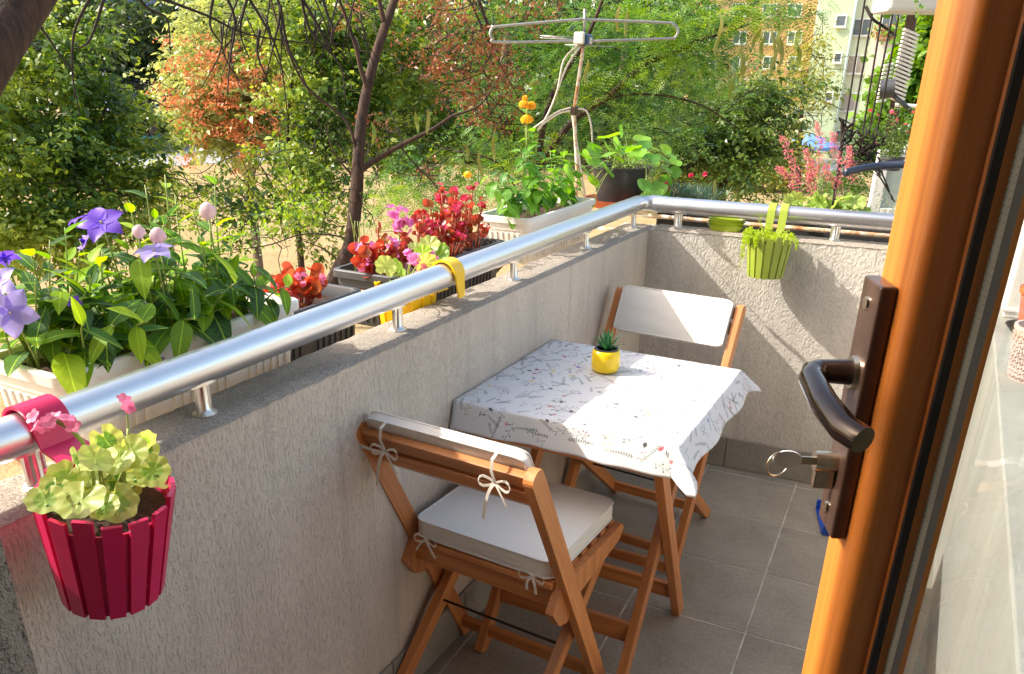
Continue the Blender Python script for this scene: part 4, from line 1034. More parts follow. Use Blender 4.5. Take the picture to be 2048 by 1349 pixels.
# ================================================================== CHAIRS
def make_chair(name, label, loc, rz):
    t = thing(name, label, 'chair', loc, rz, 'folding chairs at the balcony table'); t.rotation_euler.z = rz
    for s in (-1, 1):
        # long back post / front leg, rounded head
        p0 = Vector((s*.213, -.278, .800)); p1 = Vector((s*.213, .135, .0)); L = (p1-p0).length
        b = MB(); hw = .0225; poly = [(hw, -L/2), (-hw, -L/2)]+[(-hw*math.cos(a), L/2-hw*.75+hw*.75*math.sin(a)) for a in [math.pi*i/8 for i in range(9)]]
        me = b.prism(poly, -.011, .011, Matrix(((0, 0, 1, 0), (1, 0, 0, 0), (0, 1, 0, 0), (0, 0, 0, 1)))).mesh('post', 'chair_wood', .002)
        inst('post', me, t, frame((p0+p1)/2, p0-p1, (1, 0, 0)))
        beam('leg', (s*.180, .185, .405), (s*.180, -.300, 0), .024, .040, 'chair_wood', t)
        beam('brace', (s*.158, .185, .405), (s*.158, -.300, 0), .012, .040, 'chair_wood', t) if False else None
        # seat side rail, its back end fanned where it meets the post
        poly = [(-.155, .395), (-.115, .445), (.215, .447), (.228, .43), (.205, .405), (-.02, .375), (-.08, .33), (-.12, .345)]
        me = MB().prism(poly, -.010, .010, Matrix(((0, 0, 1, s*.200), (1, 0, 0, 0), (0, 1, 0, 0), (0, 0, 0, 1)))).mesh('seat_rail', 'chair_wood', .002)
        inst('seat_rail', me, t)
    for k in range(7):
        y = -.115+k*.052; beam('seat_slat', (-.19, y, .447), (.19, y, .447), .014, .030, 'chair_wood', t, x=(0, 0, 1))
    d = Vector((0, .413, -.80)).normalized(); n = Vector((0, .80, .413)).normalized()
    for k, (a, wd) in enumerate(((.030, .036), (.082, .038))):
        c = Vector((0, -.278, .800))+d*a; beam('back_slat', c+Vector((-.203, 0, 0)), c+Vector((.203, 0, 0)), .018, wd, 'chair_wood', t, x=n)
    beam('stretcher', (-.203, .105, .055), (.203, .105, .055), .020, .030, 'chair_wood', t, x=(0, 1, 0))
    beam('stretcher', (-.17, -.245, .045), (.17, -.245, .045), .016, .035, 'chair_wood', t, x=(0, 1, 0))
    beam('stretcher', (-.19, -.105, .405), (.19, -.105, .405), .016, .045, 'chair_wood', t, x=(0, 1, 0))
    MB().tube([(-.172, -.035, .222), (.172, -.035, .222)], .0035, 8).build('rod', 'dark_metal', t, smooth=True)
    return t
def slab(W, D, Hh, puff, mat='cotton'):
    """box cushion with puffed faces"""
    b = MB(); bmesh.ops.create_cube(b.bm, size=1)
    bmesh.ops.subdivide_edges(b.bm, edges=b.bm.edges[:], cuts=15, use_grid_fill=True)
    for v in b.bm.verts:
        x, y, z = v.co*2; e = (1-abs(x)**4)*(1-abs(y)**4); zz = z*(Hh/2)*(1 if abs(z) < .99 else 1)+(puff*e*(1 if z > 0 else -.6) if abs(z) > .99 else 0)
        q = 1-.012*abs(z)**6; r = .15
        # rounded plan corners
        cx = max(0, abs(x)-(1-r)); cyy = max(0, abs(y)-(1-r)); l = math.hypot(cx, cyy)
        if l > r and l > 0: x = math.copysign((1-r)+cx*r/l, x); y = math.copysign((1-r)+cyy*r/l, y)
        v.co = Vector((x*W/2*q, y*D/2*q, zz+.0015*mnoise.noise((x*3, y*3, z*2))))
    return b
def piping(W, D, z, r=.0022, puff=0):
    pts = []; q = .15
    for (sx, sy, a0) in ((1, 1, 0), (-1, 1, 90), (-1, -1, 180), (1, -1, 270)):
        for i in range(6): a = R_(a0+90*i/5); pts.append(Vector((sx*W/2*(1-q)+W/2*q*math.cos(a), sy*D/2*(1-q)+D/2*q*math.sin(a), z)))
    pts.append(pts[0]); return pts
def bow(parent, p, xd, nd, s=1., drop=1.):
    """ribbon tie with two loops and two tails at p; xd = sideways, nd = outwards"""
    p, xd, nd = Vector(p), Vector(xd).normalized(), Vector(nd).normalized(); dn = Vector((0, 0, -1))
    for sg, an in ((-1, .15), (1, -.1)):
        pts = [p+xd*sg*s*.032*math.sin(math.pi*t)*(1)+dn*s*(.010*math.sin(2*math.pi*t)-.004)+nd*.006*math.sin(math.pi*t) for t in [i/8 for i in range(9)]]
        strap(parent, pts, nd*.3+Vector((0, 0, 1)), .006*s, 'cotton_tie', 'tie', .0012)
    for sg, l in ((-1, .065), (1, .075)):
        pts = bez(p, p+xd*sg*.012*s+nd*.012, p+xd*sg*(.010+.018*random.random())*s+dn*l*s*drop+nd*.004, 7)
        strap(parent, pts, xd+Vector((0, 0, .3)), .0065*s, 'cotton_tie', 'tie', .0012)
def cushions(loc, rz, lab1, lab2, near):
    mw = Matrix.Translation(loc) @ Matrix.Rotation(rz, 4, 'Z')
    t = thing('seat_cushion', lab1, 'cushion'); t.matrix_basis = mw @ Matrix.Translation((0, .048, .482))
    slab(.375, .345, .044, .006).build('cushion_body', 'cotton', t, smooth='auto')
    for z in (.0215, -.0215): MB().tube(piping(.374, .344, z), .0026, 6, caps=False).build('piping', 'cotton', t, smooth=True)
    random.seed(2)
    for s in (-1, 1): bow(t, (s*.145, -.182, -.022), (1, 0, 0), (0, -1, 0), 1., .5)
    if near: strap(t, [(-.13, -.176, -.004), (.0, -.1765, -.006), (.12, -.176, -.005)], (0, 0, 1), .0022, 'cotton_tie', 'zip', .001)
    # back cushion, tied in front of the slats
    d = Vector((0, .413, -.80)).normalized(); n = Vector((0, .80, .413)).normalized()
    t2 = thing('back_cushion', lab2, 'cushion'); c = Vector((0, -.278, .800))+d*(.062 if near else .075)+n*.024
    # local x across, y up the back, z towards the sitter
    mm = Matrix(((1, 0, 0), (0, -d.y, -d.z), (0, n.y, n.z))).to_4x4(); mm = Matrix((Vector((1, 0, 0)), -d, n)).transposed().to_4x4(); mm.translation = c
    t2.matrix_basis = mw @ mm
    slab(.385, .155, .021, .005).build('cushion_body', 'cotton', t2, smooth='auto')
    for z in (.0103, -.0103): MB().tube(piping(.384, .154, z), .0024, 6, caps=False).build('piping', 'cotton', t2, smooth=True)
    if near:
        for x in (-.135, .135):
            p = Vector((x, .022, -.046)); strap(t2, [(x, .078, -.010), (x, .080, -.030), (x, .060, -.044), (x, .025, -.046)], (1, 0, 0), .0065, 'cotton_tie', 'tie', .0012)
            bt_ = Vector(p); q = mm.to_3x3().inverted()
            # bow in world down direction: approximate local axes
            dn = q @ Vector((0, 0, -1)); xx = Vector((1, 0, 0)); nn = q @ Vector((0, -1, 0))
            for sg in (-1, 1):
                pts = [bt_+xx*sg*.036*math.sin(math.pi*u_)+dn*(.011*math.sin(2*math.pi*u_)-.003)+nn*.006*math.sin(math.pi*u_) for u_ in [i/8 for i in range(9)]]
                strap(t2, pts, dn, .0055, 'cotton_tie', 'tie', .0012)
            for sg, l in ((-1, .085), (1, .045)): strap(t2, bez(bt_, bt_+xx*sg*.012+nn*.012, bt_+xx*sg*.028+dn*l, 7), xx+dn*.3, .0065, 'cotton_tie', 'tie', .0012)
            if x < 0: strap(t2, bez(bt_, bt_+Vector((-.03, .0, 0))+nn*.012, bt_+Vector((-.085, 0, 0))-dn*.002, 7), dn, .006, 'cotton_tie', 'tie', .0012)
    else:
        for x in (-.14, .14): strap(t2, [(x, .079, .012), (x, .081, -.02), (x, .06, -.045)], (1, 0, 0), .006, 'cotton_tie', 'tie', .0012)
ch1 = Vector((.217, .0, 0)); ch2 = Vector((.245, .875, 0))
make_chair('folding_chair', 'wooden folding chair in front, its back to the viewer and tied with white bows', ch1, R_(-3))
cushions(ch1, R_(-3), 'white seat cushion with zip on the nearer folding chair', 'white back cushion tied with two bows to the nearer chair', True)
make_chair('folding_chair', 'wooden folding chair behind the table, facing the viewer', ch2, R_(180-4))
cushions(ch2, R_(180-4), 'white seat cushion on the chair behind the table', 'white back cushion on the chair behind the table', False)

# ================================================================== DOOR
az = R_(-2.83); DS = Vector((CAM.x+.70*math.sin(az), CAM.y+.70*math.cos(az), 0)); DD = Vector((.375, -.927, 0)).normalized(); DN = Vector((-.927, -.375, 0)).normalized()
door = thing('glazed_door', 'orange wooden balcony door with large glass pane standing open', 'door', DS)
def DP(s, n, z): return DD*s+DN*n+Vector((0, 0, z))
def extr(name, prof, z0, z1, mat, smooth=False):     # profile in (s,n), extruded upwards
    b = MB(); a = [b.bm.verts.new(Vector((0, 0, 0))) for _ in prof]; c = []
    mm = Matrix((Vector((DD.x, DN.x, 0)), Vector((DD.y, DN.y, 0)), Vector((0, 0, 1)))).to_4x4()
    for v, (s, n) in zip(a, prof): v.co = DP(s, n, z0)
    c = [b.bm.verts.new(DP(s, n, z1)) for s, n in prof]; k = len(prof)
    b.bm.faces.new(a[::-1]); b.bm.faces.new(c)
    for i in range(k): b.bm.faces.new((a[i], a[(i+1) % k], c[(i+1) % k], c[i]))
    return b.build(name, mat, door, smooth=smooth)
prof = [(.002, -.060), (0, -.058), (0, -.003), (.003, 0), (.055, 0)]+[(.055+.012*math.sin(a), -.010*(1-math.cos(a))) for a in [math.pi/2*i/8 for i in range(1, 9)]]+[(.068, -.028), (.071, -.030), (.071, -.060)]
stl = extr('stile', prof, .02, 2.15, 'door_wood', 'auto')
extr('gasket', [(.071, -.0345), (.0715, -.029), (.0755, -.029), (.077, -.0345)], .12, 2.05, 'gasket', 'auto')
extr('spacer_bar', [(.077, -.041), (.0885, -.041), (.0885, -.047), (.077, -.047)], .12, 2.05, 'spacer')
DW = .86
extr('stile', [(DW-.12, -.06), (DW-.12, -.02), (DW-.06, 0), (DW, 0), (DW, -.06)], .02, 2.15, 'door_wood')
extr('bottom_rail', [(.0732, -.059), (.0732, -.002), (DW-.1205, -.002), (DW-.1205, -.059)], .02, .16, 'door_wood')
extr('top_rail', [(.0732, -.059), (.0732, -.002), (DW-.1205, -.002), (DW-.1205, -.059)], 2.03, 2.15, 'door_wood')
m, nt_, b_, o_ = newmat('window_glass')
gl_ = N(nt_, 'ShaderNodeBsdfGlossy'); gl_.inputs['Roughness'].default_value = .0; gl_.inputs['Color'].default_value = (.95, .97, .96, 1)
tp_ = N(nt_, 'ShaderNodeBsdfTransparent'); tp_.inputs[0].default_value = (.90, .93, .91, 1)
fr_ = N(nt_, 'ShaderNodeFresnel'); gm_ = N(nt_, 'ShaderNodeNewGeometry'); mr_ = N(nt_, 'ShaderNodeMapRange'); mr_.inputs['To Min'].default_value = 1.75; mr_.inputs['To Max'].default_value = 1/1.75; nt_.links.new(gm_.outputs['Backfacing'], mr_.inputs[0]); nt_.links.new(mr_.outputs[0], fr_.inputs[0]); mx = N(nt_, 'ShaderNodeMixShader')
nt_.links.new(fr_.outputs[0], mx.inputs[0]); nt_.links.new(tp_.outputs[0], mx.inputs[1]); nt_.links.new(gl_.outputs[0], mx.inputs[2]); nt_.links.new(mx.outputs[0], o_.inputs[0])
for nn_ in (-.0365, -.053):
    b = MB(); vs = [b.bm.verts.new(DP(s, nn_, z)) for s, z in ((.0715, .15), (DW-.11, .15), (DW-.11, 2.04), (.0735, 2.04))]; b.bm.faces.new(vs)
    b.build('glass', 'window_glass', door)
# dotted perforation of the spacer
b = MB()
for i in range(230):
    z = .7+i*.005
    for s in (.0795, .0862): 
        v4 = [b.bm.verts.new(DP(s+a, -.0408, z+c)) for a, c in ((-.0006, -.0006), (.0006, -.0006), (.0006, .0006), (-.0006, .0006))]; b.bm.faces.new(v4)
tag(b.build('perforation', 'gasket', door), kind='stuff')
# handle plate
ZP0, ZP1 = 1.124, 1.340
pt0 = PXp(1760, 556, DS.x); 
b = MB(); b.box(0, .042, 0, .0125, ZP0, ZP1)
pm = Matrix((DD, DN, Vector((0, 0, 1)))).transposed().to_4x4(); pm.translation = Vector((0, 0, 0))
plate = b.build('handle_plate', 'bronze', door, .002); plate.matrix_local = Matrix.Translation(DP(.002, 0.0005, 0)) @ pm
for z in (ZP0+.018, ZP1-.018):
    o = MB().lathe([(0, 0), (.0055, 0), (.005, .0018), (0, .0022)], 16).build('screw', 'brass', plate, smooth='auto'); o.matrix_local = frame((.018, .0125, z), (0, 1, 0))
hz = 1.266
hp = [(.021, .012, hz), (.021, .034, hz), (.0215, .040, hz), (.027, .047, hz), (.038, .050, hz-.001), (.080, .049, hz-.006), (.115, .044, hz-.010), (.130, .035, hz-.012)]
hd = MB().tube([Vector(p) for p in hp], [.0105, .0095, .0095, .0095, .0095, .0105, .0105, .010], 20).build('handle', 'bronze_dark', plate, smooth='auto')
MB().lathe([(0, 0), (.014, 0), (.013, .004), (0, .004)], 24, mat=frame((.021, .0125, hz), (0, 1, 0))).build('handle_collar', 'brass', plate, smooth='auto')
cz = 1.186
b = MB(); b.lathe([(0, 0), (.0088, 0), (.0088, .018), (0, .018)], 24, mat=frame((.020, .0125, cz), (0, 1, 0))); b.build('lock_cylinder', 'brass', plate, smooth='auto')
MB().box(.0155, .0245,   .0125, .029, cz-.024, cz-.004).build('lock_body', 'brass', plate, .001)
ky = thing('key', 'silver key with a small wire ring sticking in the door lock', 'key', DS+DP(.022, .031, cz))
km = Matrix((DN, Vector((0, 0, 1)), DD)).transposed().to_4x4()
o = MB().box(-.002, .014, -.0035, .0035, -.001, .001).build('blade', 'brass', ky, .0004); o.matrix_local = km
poly = [(.012+.010+.0120*math.cos(a), .0080*math.sin(a)) for a in [2*math.pi*i/20 for i in range(20)]]
o = MB().prism(poly, -.0011, .0011).build('bow', 'white_metal', ky, .0005); o.matrix_local = km
o = MB().tube([Vector((.029+.010*math.cos(a), -.005+.011*math.sin(a), .0045*math.cos(a))) for a in [2*math.pi*i/24 for i in range(25)]], .0009, 6, caps=False).build('key_ring', 'brass', ky, smooth=True); o.matrix_local = km

# --- on the ledge behind the glass
def onledge(u, v, x): return PXp(u, v, x)
pw = thing('woven_pot', 'pale pink woven plastic basket pot on the ledge behind the glass', 'pot', (1.266, .72, LZ))
pr_ = [(0, 0), (.052, 0), (.064, .12), (.068, .122), (.068, .130), (.061, .130), (.055, .012), (0, .012)]
MB().lathe(pr_[:3]+pr_[3:], 40).build('pot_body', 'pink_wicker', pw, smooth='auto')
b = MB()
for j in range(9):
    for i in range(26):
        a = 2*math.pi*(i+.5*(j % 2))/26; rr = .0535+.0105*(j/8.); z = .010+j*.0125
        q = frame((rr*math.cos(a), rr*math.sin(a), z), (math.cos(a), math.sin(a), 0), (0, 0, 1))
        for s in (-1, 1): b.tube([q @ Vector((-.005, 0, .0)), q @ Vector((0, s*.0045, .0022)), q @ Vector((.006, s*.001, 0))], .0016, 4)
tag(b.build('weave', 'pink_wicker', pw), kind='stuff')
op = thing('terracotta_pot', 'orange pot on a grey saucer on the ledge behind the glass', 'pot', (1.292, 1.18, LZ))
MB().lathe([(0, .012), (.045, .012), (.058, .11), (.064, .112), (.064, .128), (.057, .128), (.052, .11), (0, .11)], 36).build('pot_body', 'terracotta', op, smooth='auto')
MB().lathe([(0, 0), (.06, 0), (.075, .018), (.077, .018), (.06, -.001), (0, -.001)], 32).build('saucer', 'grey_plastic', op, smooth='auto')
wb = thing('white_planter_box', 'tall white planter with leafy shrub on the ledge behind the glass', 'planter', (1.365, 1.46, LZ))
MB().box(-.15, .15, -.14, .10, 0, .32).build('planter_body', 'white_paint', wb, .006); MB().box(-.156, .156, -.146, .106, .02, .03).build('seam', 'white_paint', wb, .002)
stems = MB(); random.seed(31)
for k in range(14): leafy_stem(wb, (random.uniform(-.1, .1), random.uniform(-.1, .08), .32), (random.uniform(-.2, .15), random.uniform(-.2, .15), random.uniform(.42, .7)), 8, ll, 1.3, 1., .02, .2)
stems.build('stem', 'stem', wb, smooth=True)
# blue dustpan on the floor near the end wall
dpn = thing('dustpan', 'blue plastic dustpan on the floor behind the door edge', 'dustpan', PZp(1648, 1045, 0), .25)
b = MB(); prf = [(-.02, -.09), (.16, -.10), (.16, .10), (-.02, .09)]
b.prism(prf, .001, .005); b.box(.150, .160, -.095, .095, .004, .05); b.box(-.02, .155, -.1, -.092, .002, .04); b.box(-.02, .155, .092, .1, .002, .04)
b.build('pan', 'blue_plastic', dpn, .001); MB().tube([(.155, 0, .035), (.30, 0, .08)], .012, 10).build('pan_handle', 'blue_plastic', dpn, smooth='auto')

# ================================================================== ANTENNA
ax = -.46
an = thing('tv_antenna', 'old aerial with long folded loop rod tied to a rusty white pole', 'antenna', (-.72, 1.95, .84))
AO = Vector(an.location); VH = Vector((FW.x, FW.y, 0)).normalized(); Q = lambda u, v, x=ax: pl(u, v, VH, CAM.dot(VH)+3.95-(x-ax)*2)-AO
top = Q(1168, 75); 
MB().tube([Q(1150, 420), Q(1155, 350), Q(1148, 225), Q(1160, 140), Q(1168, 85)], [.0085, .0085, .0085, .0075, .007], 10).build('pole', 'rusty_tube', an, smooth=True)
MB().tube([Q(1143, 222), Q(1175, 425)], .006, 8).build('pole', 'white_tube', an, smooth=True)
MB().tube([Q(1168, 70), Q(1170, 18)], .006, 8).build('boom', 'antenna_metal', an, smooth=True)
lp = [Q(1170, 82), Q(1000, 85), Q(985, 78), Q(980, 68), Q(985, 57), Q(1000, 53), Q(1150, 40), Q(1180, 40), Q(1330, 46), Q(1348, 50), Q(1356, 62), Q(1350, 75), Q(1332, 78), Q(1175, 83)]
def smoothpath(pts, n=4):
    out = []
    for i in range(len(pts)-1):
        p0 = pts[max(i-1, 0)]; p1 = pts[i]; p2 = pts[i+1]; p3 = pts[min(i+2, len(pts)-1)]
        for k in range(n):
            t = k/n; out.append(.5*((2*p1)+(p2-p0)*t+(2*p0-5*p1+4*p2-p3)*t*t+(3*p1-p0-3*p2+p3)*t**3))
    out.append(pts[-1]); return out
MB().tube(smoothpath(lp), .0058, 10).build('loop_rod', 'antenna_metal', an, smooth=True)
for (a, b2) in (((1080, 72), (1165, 76)), ((1080, 76), (1165, 82)), ((1130, 90), (1230, 94)), ((1090, 74), (1200, 86))):
    MB().tube([Q(*a, ax-.04), Q(*b2, ax-.03)], .0022, 6).build('director_rod', 'antenna_metal', an, smooth=True)
c_ = Q(1168, 80); MB().box(c_.x-.02, c_.x+.03, c_.y-.035, c_.y+.035, c_.z-.022, c_.z+.022).build('junction_box', 'antenna_box', an, .006)
b = MB().box(c_.x+.0, c_.x+.034, c_.y-.012, c_.y+.02, c_.z-.018, c_.z+.010); b.build('tape', 'tape', an, .006)
MB().box(c_.x-.03, c_.x+.02, c_.y-.05, c_.y-.033, c_.z-.02, c_.z+.03).build('tape', 'tape', an, .007)
for pts in ([(1165, 88), (1135, 130), (1112, 190), (1098, 225), (1080, 258)], [(1160, 88), (1128, 120), (1115, 180), (1095, 230), (1075, 262)], [(1148, 215), (1120, 222), (1098, 235), (1060, 262)], [(1150, 222), (1122, 226), (1095, 242), (1078, 256)], [(1150, 218), (1172, 222), (1182, 250), (1185, 290)]):
    MB().tube(smoothpath([Q(*p) for p in pts]), .0042, 7).build('cable', 'white_tube', an, smooth=True)
b = MB().box(-.014, .014, -.016, .016, -.018, .018); o = b.build('clamp', 'dark_metal', an, .003); o.location = Q(1149, 222)

# ================================================================== TREES AND BACKGROUND
def leaves(name, pts, L, W, mat, parent=None, upb=.5, fold=.25, kind='stuff'):
    """many small folded leaves at pts (n,3)"""
    n = len(pts); P = np.asarray(pts, dtype=np.float64)
    d = rng.normal(size=(n, 3)); d[:, 2] -= .25; d /= np.linalg.norm(d, axis=1)[:, None]
    z = rng.normal(size=(n, 3)); z[:, 2] += upb; z -= d*(z*d).sum(1)[:, None]; z /= np.linalg.norm(z, axis=1)[:, None]
    x = np.cross(d, z); s = rng.uniform(.65, 1.25, n)[:, None]
    l = L*s; w_ = W*s*rng.uniform(.8, 1.15, n)[:, None]
    V = np.stack([P, P+d*l*.45+x*w_/2+z*w_*fold, P+d*l, P+d*l*.45-x*w_/2+z*w_*fold], 1).reshape(-1, 3)
    o = fast(name, V, np.arange(4*n).reshape(n, 4), mat, parent)
    if kind: tag(o, kind=kind)
    return o
def blob_pts(blobs, nclump, per, rc):
    """clumped points in pixel-placed ellipsoids: (u,v,dist,ru,rv[,weight][,depth])"""
    out = []; ws = np.array([b[3]*b[4]*(b[5] if len(b) > 5 else 1) for b in blobs], float); ws /= ws.sum()
    for b, w_ in zip(blobs, ws):
        u, v, dist, ru, rv_ = b[:5]; c = AT(u, v, dist); sc = dist/F_PX; n = max(3, int(nclump*w_)); dep = b[6] if len(b) > 6 else min((ru+rv_)/2*sc, dist*.22)
        q = rng.normal(size=(n, 3)); q /= np.linalg.norm(q, axis=1)[:, None]; q *= (rng.uniform(0, 1, n)**.5*(1+.22*rng.normal(size=n)))[:, None]
        dirf = Vector((FW.x, FW.y, 0)).normalized(); rt = Vector((RT.x, RT.y, 0)).normalized()
        cc = np.array(c)[None]+q[:, :1]*np.array(rt)*ru*sc+q[:, 1:2]*np.array(dirf)*dep+q[:, 2:3]*np.array((0, 0, 1.))*rv_*sc
        jj = rng.normal(size=(n, per, 3))*rc*np.array((1, 1, .6)); out.append((cc[:, None, :]+jj).reshape(-1, 3))
    return np.concatenate(out)
def tree_thing(name, label, u, v, dist, cat='tree', group=None):
    c = AT(u, v, dist); return thing(name, label, cat, (c.x, c.y, GZ), 0, group)
def limb(t, pts, r, mat='bark', name='branch', n=8, sm=5):
    O = Vector(t.location); pts = [Vector(p) for p in pts]
    if len(pts) > 2 and (pts[1]-pts[0]).length > 3*(pts[2]-pts[1]).length:
        pts.insert(1, pts[1]+(pts[0]-pts[1]).normalized()*(pts[2]-pts[1]).length)
        if not isinstance(r, (int, float)) and len(r) > 2: r = [r[0]]+[r[1]]+list(r[1:])
    P = smoothpath([p-O for p in pts], sm); k = len(P)
    if isinstance(r, (int, float)): r = [r, r*.6]
    rs = [r[0]+(r[-1]-r[0])*i/(k-1) for i in range(k)] if len(r) == 2 else [np.interp(i/(k-1), np.linspace(0, 1, len(r)), r) for i in range(k)]
    return MB().tube(P, rs, n).build(name, mat, t, smooth=True)
def boughs(blobs, nb, tw, per, tl, bs):
    """boughs -> twigs -> leaf points and directions"""
    P = []; D = []; ws = np.array([b[3]*b[4]*(b[5] if len(b) > 5 else 1) for b in blobs], float); ws /= ws.sum()
    dirf = np.array(Vector((FW.x, FW.y, 0)).normalized()); rt = np.array(Vector((RT.x, RT.y, 0)).normalized()); up = np.array((0, 0, 1.))
    for b, w_ in zip(blobs, ws):
        u, v, dist, ru, rv_ = b[:5]; c = np.array(AT(u, v, dist)); sc = dist/F_PX; n = max(3, int(nb*w_)); dep = min((ru+rv_)/2*sc, dist*.22)
        q = rng.normal(size=(n, 3)); q /= np.linalg.norm(q, axis=1)[:, None]; q *= (rng.uniform(0, 1, n)**.5*(1+.2*rng.normal(size=n)))[:, None]
        bc = c+q[:, :1]*rt*ru*sc+q[:, 1:2]*dirf*dep+q[:, 2:3]*up*rv_*sc
        ax = q[:, :1]*rt+q[:, 1:2]*dirf+q[:, 2:3]*up*.5+rng.normal(size=(n, 3))*.5; ax[:, 2] += .1; ax /= np.linalg.norm(ax, axis=1)[:, None]
        d = ax[:, None, :]+rng.normal(size=(n, tw, 3))*np.array((.6, .6, .35)); d /= np.linalg.norm(d, axis=2)[..., None]
        st = bc[:, None, :]+rng.normal(size=(n, tw, 3))*bs*np.array((1, 1, .5))
        ln = tl*rng.uniform(.5, 1.3, (n, tw, 1))
        for i in range(per):
            s_ = (i+.5)/per; p = st+d*ln*s_; p[..., 2] -= (ln[..., 0]*s_)**2*.5
            sd = np.cross(d, up+rng.normal(size=d.shape)*.4); sd /= np.linalg.norm(sd, axis=2)[..., None]
            P.append(p.reshape(-1, 3)); D.append((d*.55+sd*(1 if i % 2 else -1)*.8+rng.normal(size=d.shape)*.25+np.array((0, 0, -.25))).reshape(-1, 3))
    return np.concatenate(P), np.concatenate(D)
def crown(t, name, blobs, nb, tw, per, tl, bs, L, W, mat, upb=.9):
    P, d = boughs(blobs, nb, tw, per, tl, bs); P = P-np.array(t.location)[None]; n = len(P)
    d /= np.linalg.norm(d, axis=1)[:, None]; z = rng.normal(size=(n, 3))*.6; z[:, 2] += upb; z -= d*(z*d).sum(1)[:, None]; z /= np.linalg.norm(z, axis=1)[:, None]
    x = np.cross(d, z); s_ = np.clip(rng.lognormal(-.1, .38, n), .35, 1.7)[:, None]; l = L*s_; w_ = W*s_
    V = np.stack([P, P+d*l*.35+x*w_/2+z*w_*.18, P+d*l*.75+x*w_*.32+z*w_*.1-z*l*.06, P+d*l-z*l*.15, P+d*l*.75-x*w_*.32+z*w_*.1-z*l*.06, P+d*l*.35-x*w_/2+z*w_*.18], 1).reshape(-1, 3)
    o = fast(name, V, np.arange(6*n).reshape(n, 6), mat, t); return tag(o, kind='stuff')
def add_leaves(t, name, pts, L, W, mat, **k):
    return leaves(name, pts-np.array(t.location)[None], L, W, mat, t, **k)
def twigs(t, blobs, n, ln, r, mat='twig', name='twigs', seed=1, droop=-.3):
    random.seed(seed); b = MB(); O = Vector(t.location)
    for i in range(n):
        bl_ = random.choice(blobs); u, v, dist, ru, rv_ = bl_[:5]
        p = AT(u+random.uniform(-1, 1)*ru, v+random.uniform(-1, 1)*rv_, dist*random.uniform(.97, 1.03)); l = ln*random.uniform(.5, 1.3)
        q = p+Vector((random.gauss(0, 1), random.gauss(0, 1), random.gauss(droop, .7))).normalized()*l
        b.tube([x-O for x in wander(p, q, 6, l*.25, i*3.1)], [r, r*.9, r*.8, r*.7, r*.55, r*.3], 4, caps=False)
    return tag(b.build(name, mat, t), kind='stuff')

# T1 leafy tree at the left
t1 = tree_thing('leafy_tree', 'bright leafy tree filling the left side beyond the white trough', 130, 380, 9.5)
b1 = [(110, 130, 9.6, 110, 95), (60, 220, 9.2, 110, 90), (190, 225, 9.8, 70, 70), (110, 320, 9, 130, 95), (210, 350, 9.4, 95, 95), (60, 430, 8.6, 130, 85), (170, 455, 8.8, 120, 75), (225, 290, 10, 80, 55), (20, 60, 10, 60, 70, .7), (250, 210, 10, 45, 40, .6), (300, 400, 9.2, 60, 60, .5), (-60, 300, 9, 80, 200)]
crown(t1, 'crown', b1, 330, 12, 9, .26, .09, .058, .032, 'fol_bright')
for (a, bb, r) in (((120, 560), (135, 300), .03), ((135, 420), (60, 150), .022), ((140, 330), (230, 170), .018), ((130, 400), (250, 300), .016), ((125, 450), (20, 300), .016)):
    limb(t1, [AT(*a, 9.2), AT((a[0]+bb[0])/2+12, (a[1]+bb[1])/2, 9.3), AT(*bb, 9.4)], [r, r*.4])
pb = AT(120, 560, 9.2); limb(t1, [Vector((pb.x, pb.y, GZ)), pb], [.05, .032], name='trunk')
twigs(t1, b1, 130, .7, .006, seed=4)
# T1b small shrub pieces at mid-left ground
t1b = tree_thing('shrub', 'thin young shrub on the sandy ground right of the left tree', 330, 330, 12)
bs = [(340, 400, 12, 60, 45), (300, 350, 12, 45, 40, .7), (420, 420, 11, 50, 35, .6)]
add_leaves(t1b, 'crown', blob_pts(bs, 190, 10, .13), .06, .032, 'fol_bright'); twigs(t1b, bs, 40, .6, .006, seed=5)
limb(t1b, [Vector((t1b.location.x, t1b.location.y, GZ)), AT(330, 420, 12), AT(340, 350, 12)], [.03, .01], name='trunk')
# T2 orange clusters tree
t2 = tree_thing('orange_blossom_tree', 'pale green tree hung with orange seed clusters beyond the path', 510, 340, 16)
b2 = [(440, 60, 17, 55, 60), (430, 130, 16.5, 75, 65), (480, 110, 16.5, 80, 90), (420, 190, 16, 70, 60), (500, 210, 16, 85, 70), (440, 260, 15.6, 75, 45), (540, 250, 16, 60, 60), (560, 130, 17, 60, 80)]
crown(t2, 'crown', b2, 210, 11, 9, .45, .17, .105, .05, 'fol_pale')
bo = [(410, 130, 15.4, 60, 60), (450, 200, 15.2, 100, 75), (390, 200, 15.2, 60, 40), (440, 260, 15, 90, 50), (500, 190, 15.4, 80, 90), (440, 90, 15.6, 40, 25, .5), (360, 215, 15.2, 25, 20), (500, 100, 15.6, 70, 45, .3), (480, 320, 15, 14, 25, .5), (370, 325, 15, 12, 20, .4)]
add_leaves(t2, 'seed_clusters', blob_pts(bo, 250, 18, .06), .07, .036, 'fol_orange')
limb(t2, [Vector((AT(500, 385, 16).x, AT(500, 385, 16).y, GZ)), AT(500, 370, 16), AT(505, 300, 16), AT(480, 180, 16), AT(450, 80, 16)], [.10, .08, .07, .04, .02], 'bark_grey', 'trunk')
limb(t2, [AT(505, 300, 16), AT(540, 220, 16), AT(550, 120, 16)], [.05, .015])
twigs(t2, b2, 60, .9, .008, seed=6)
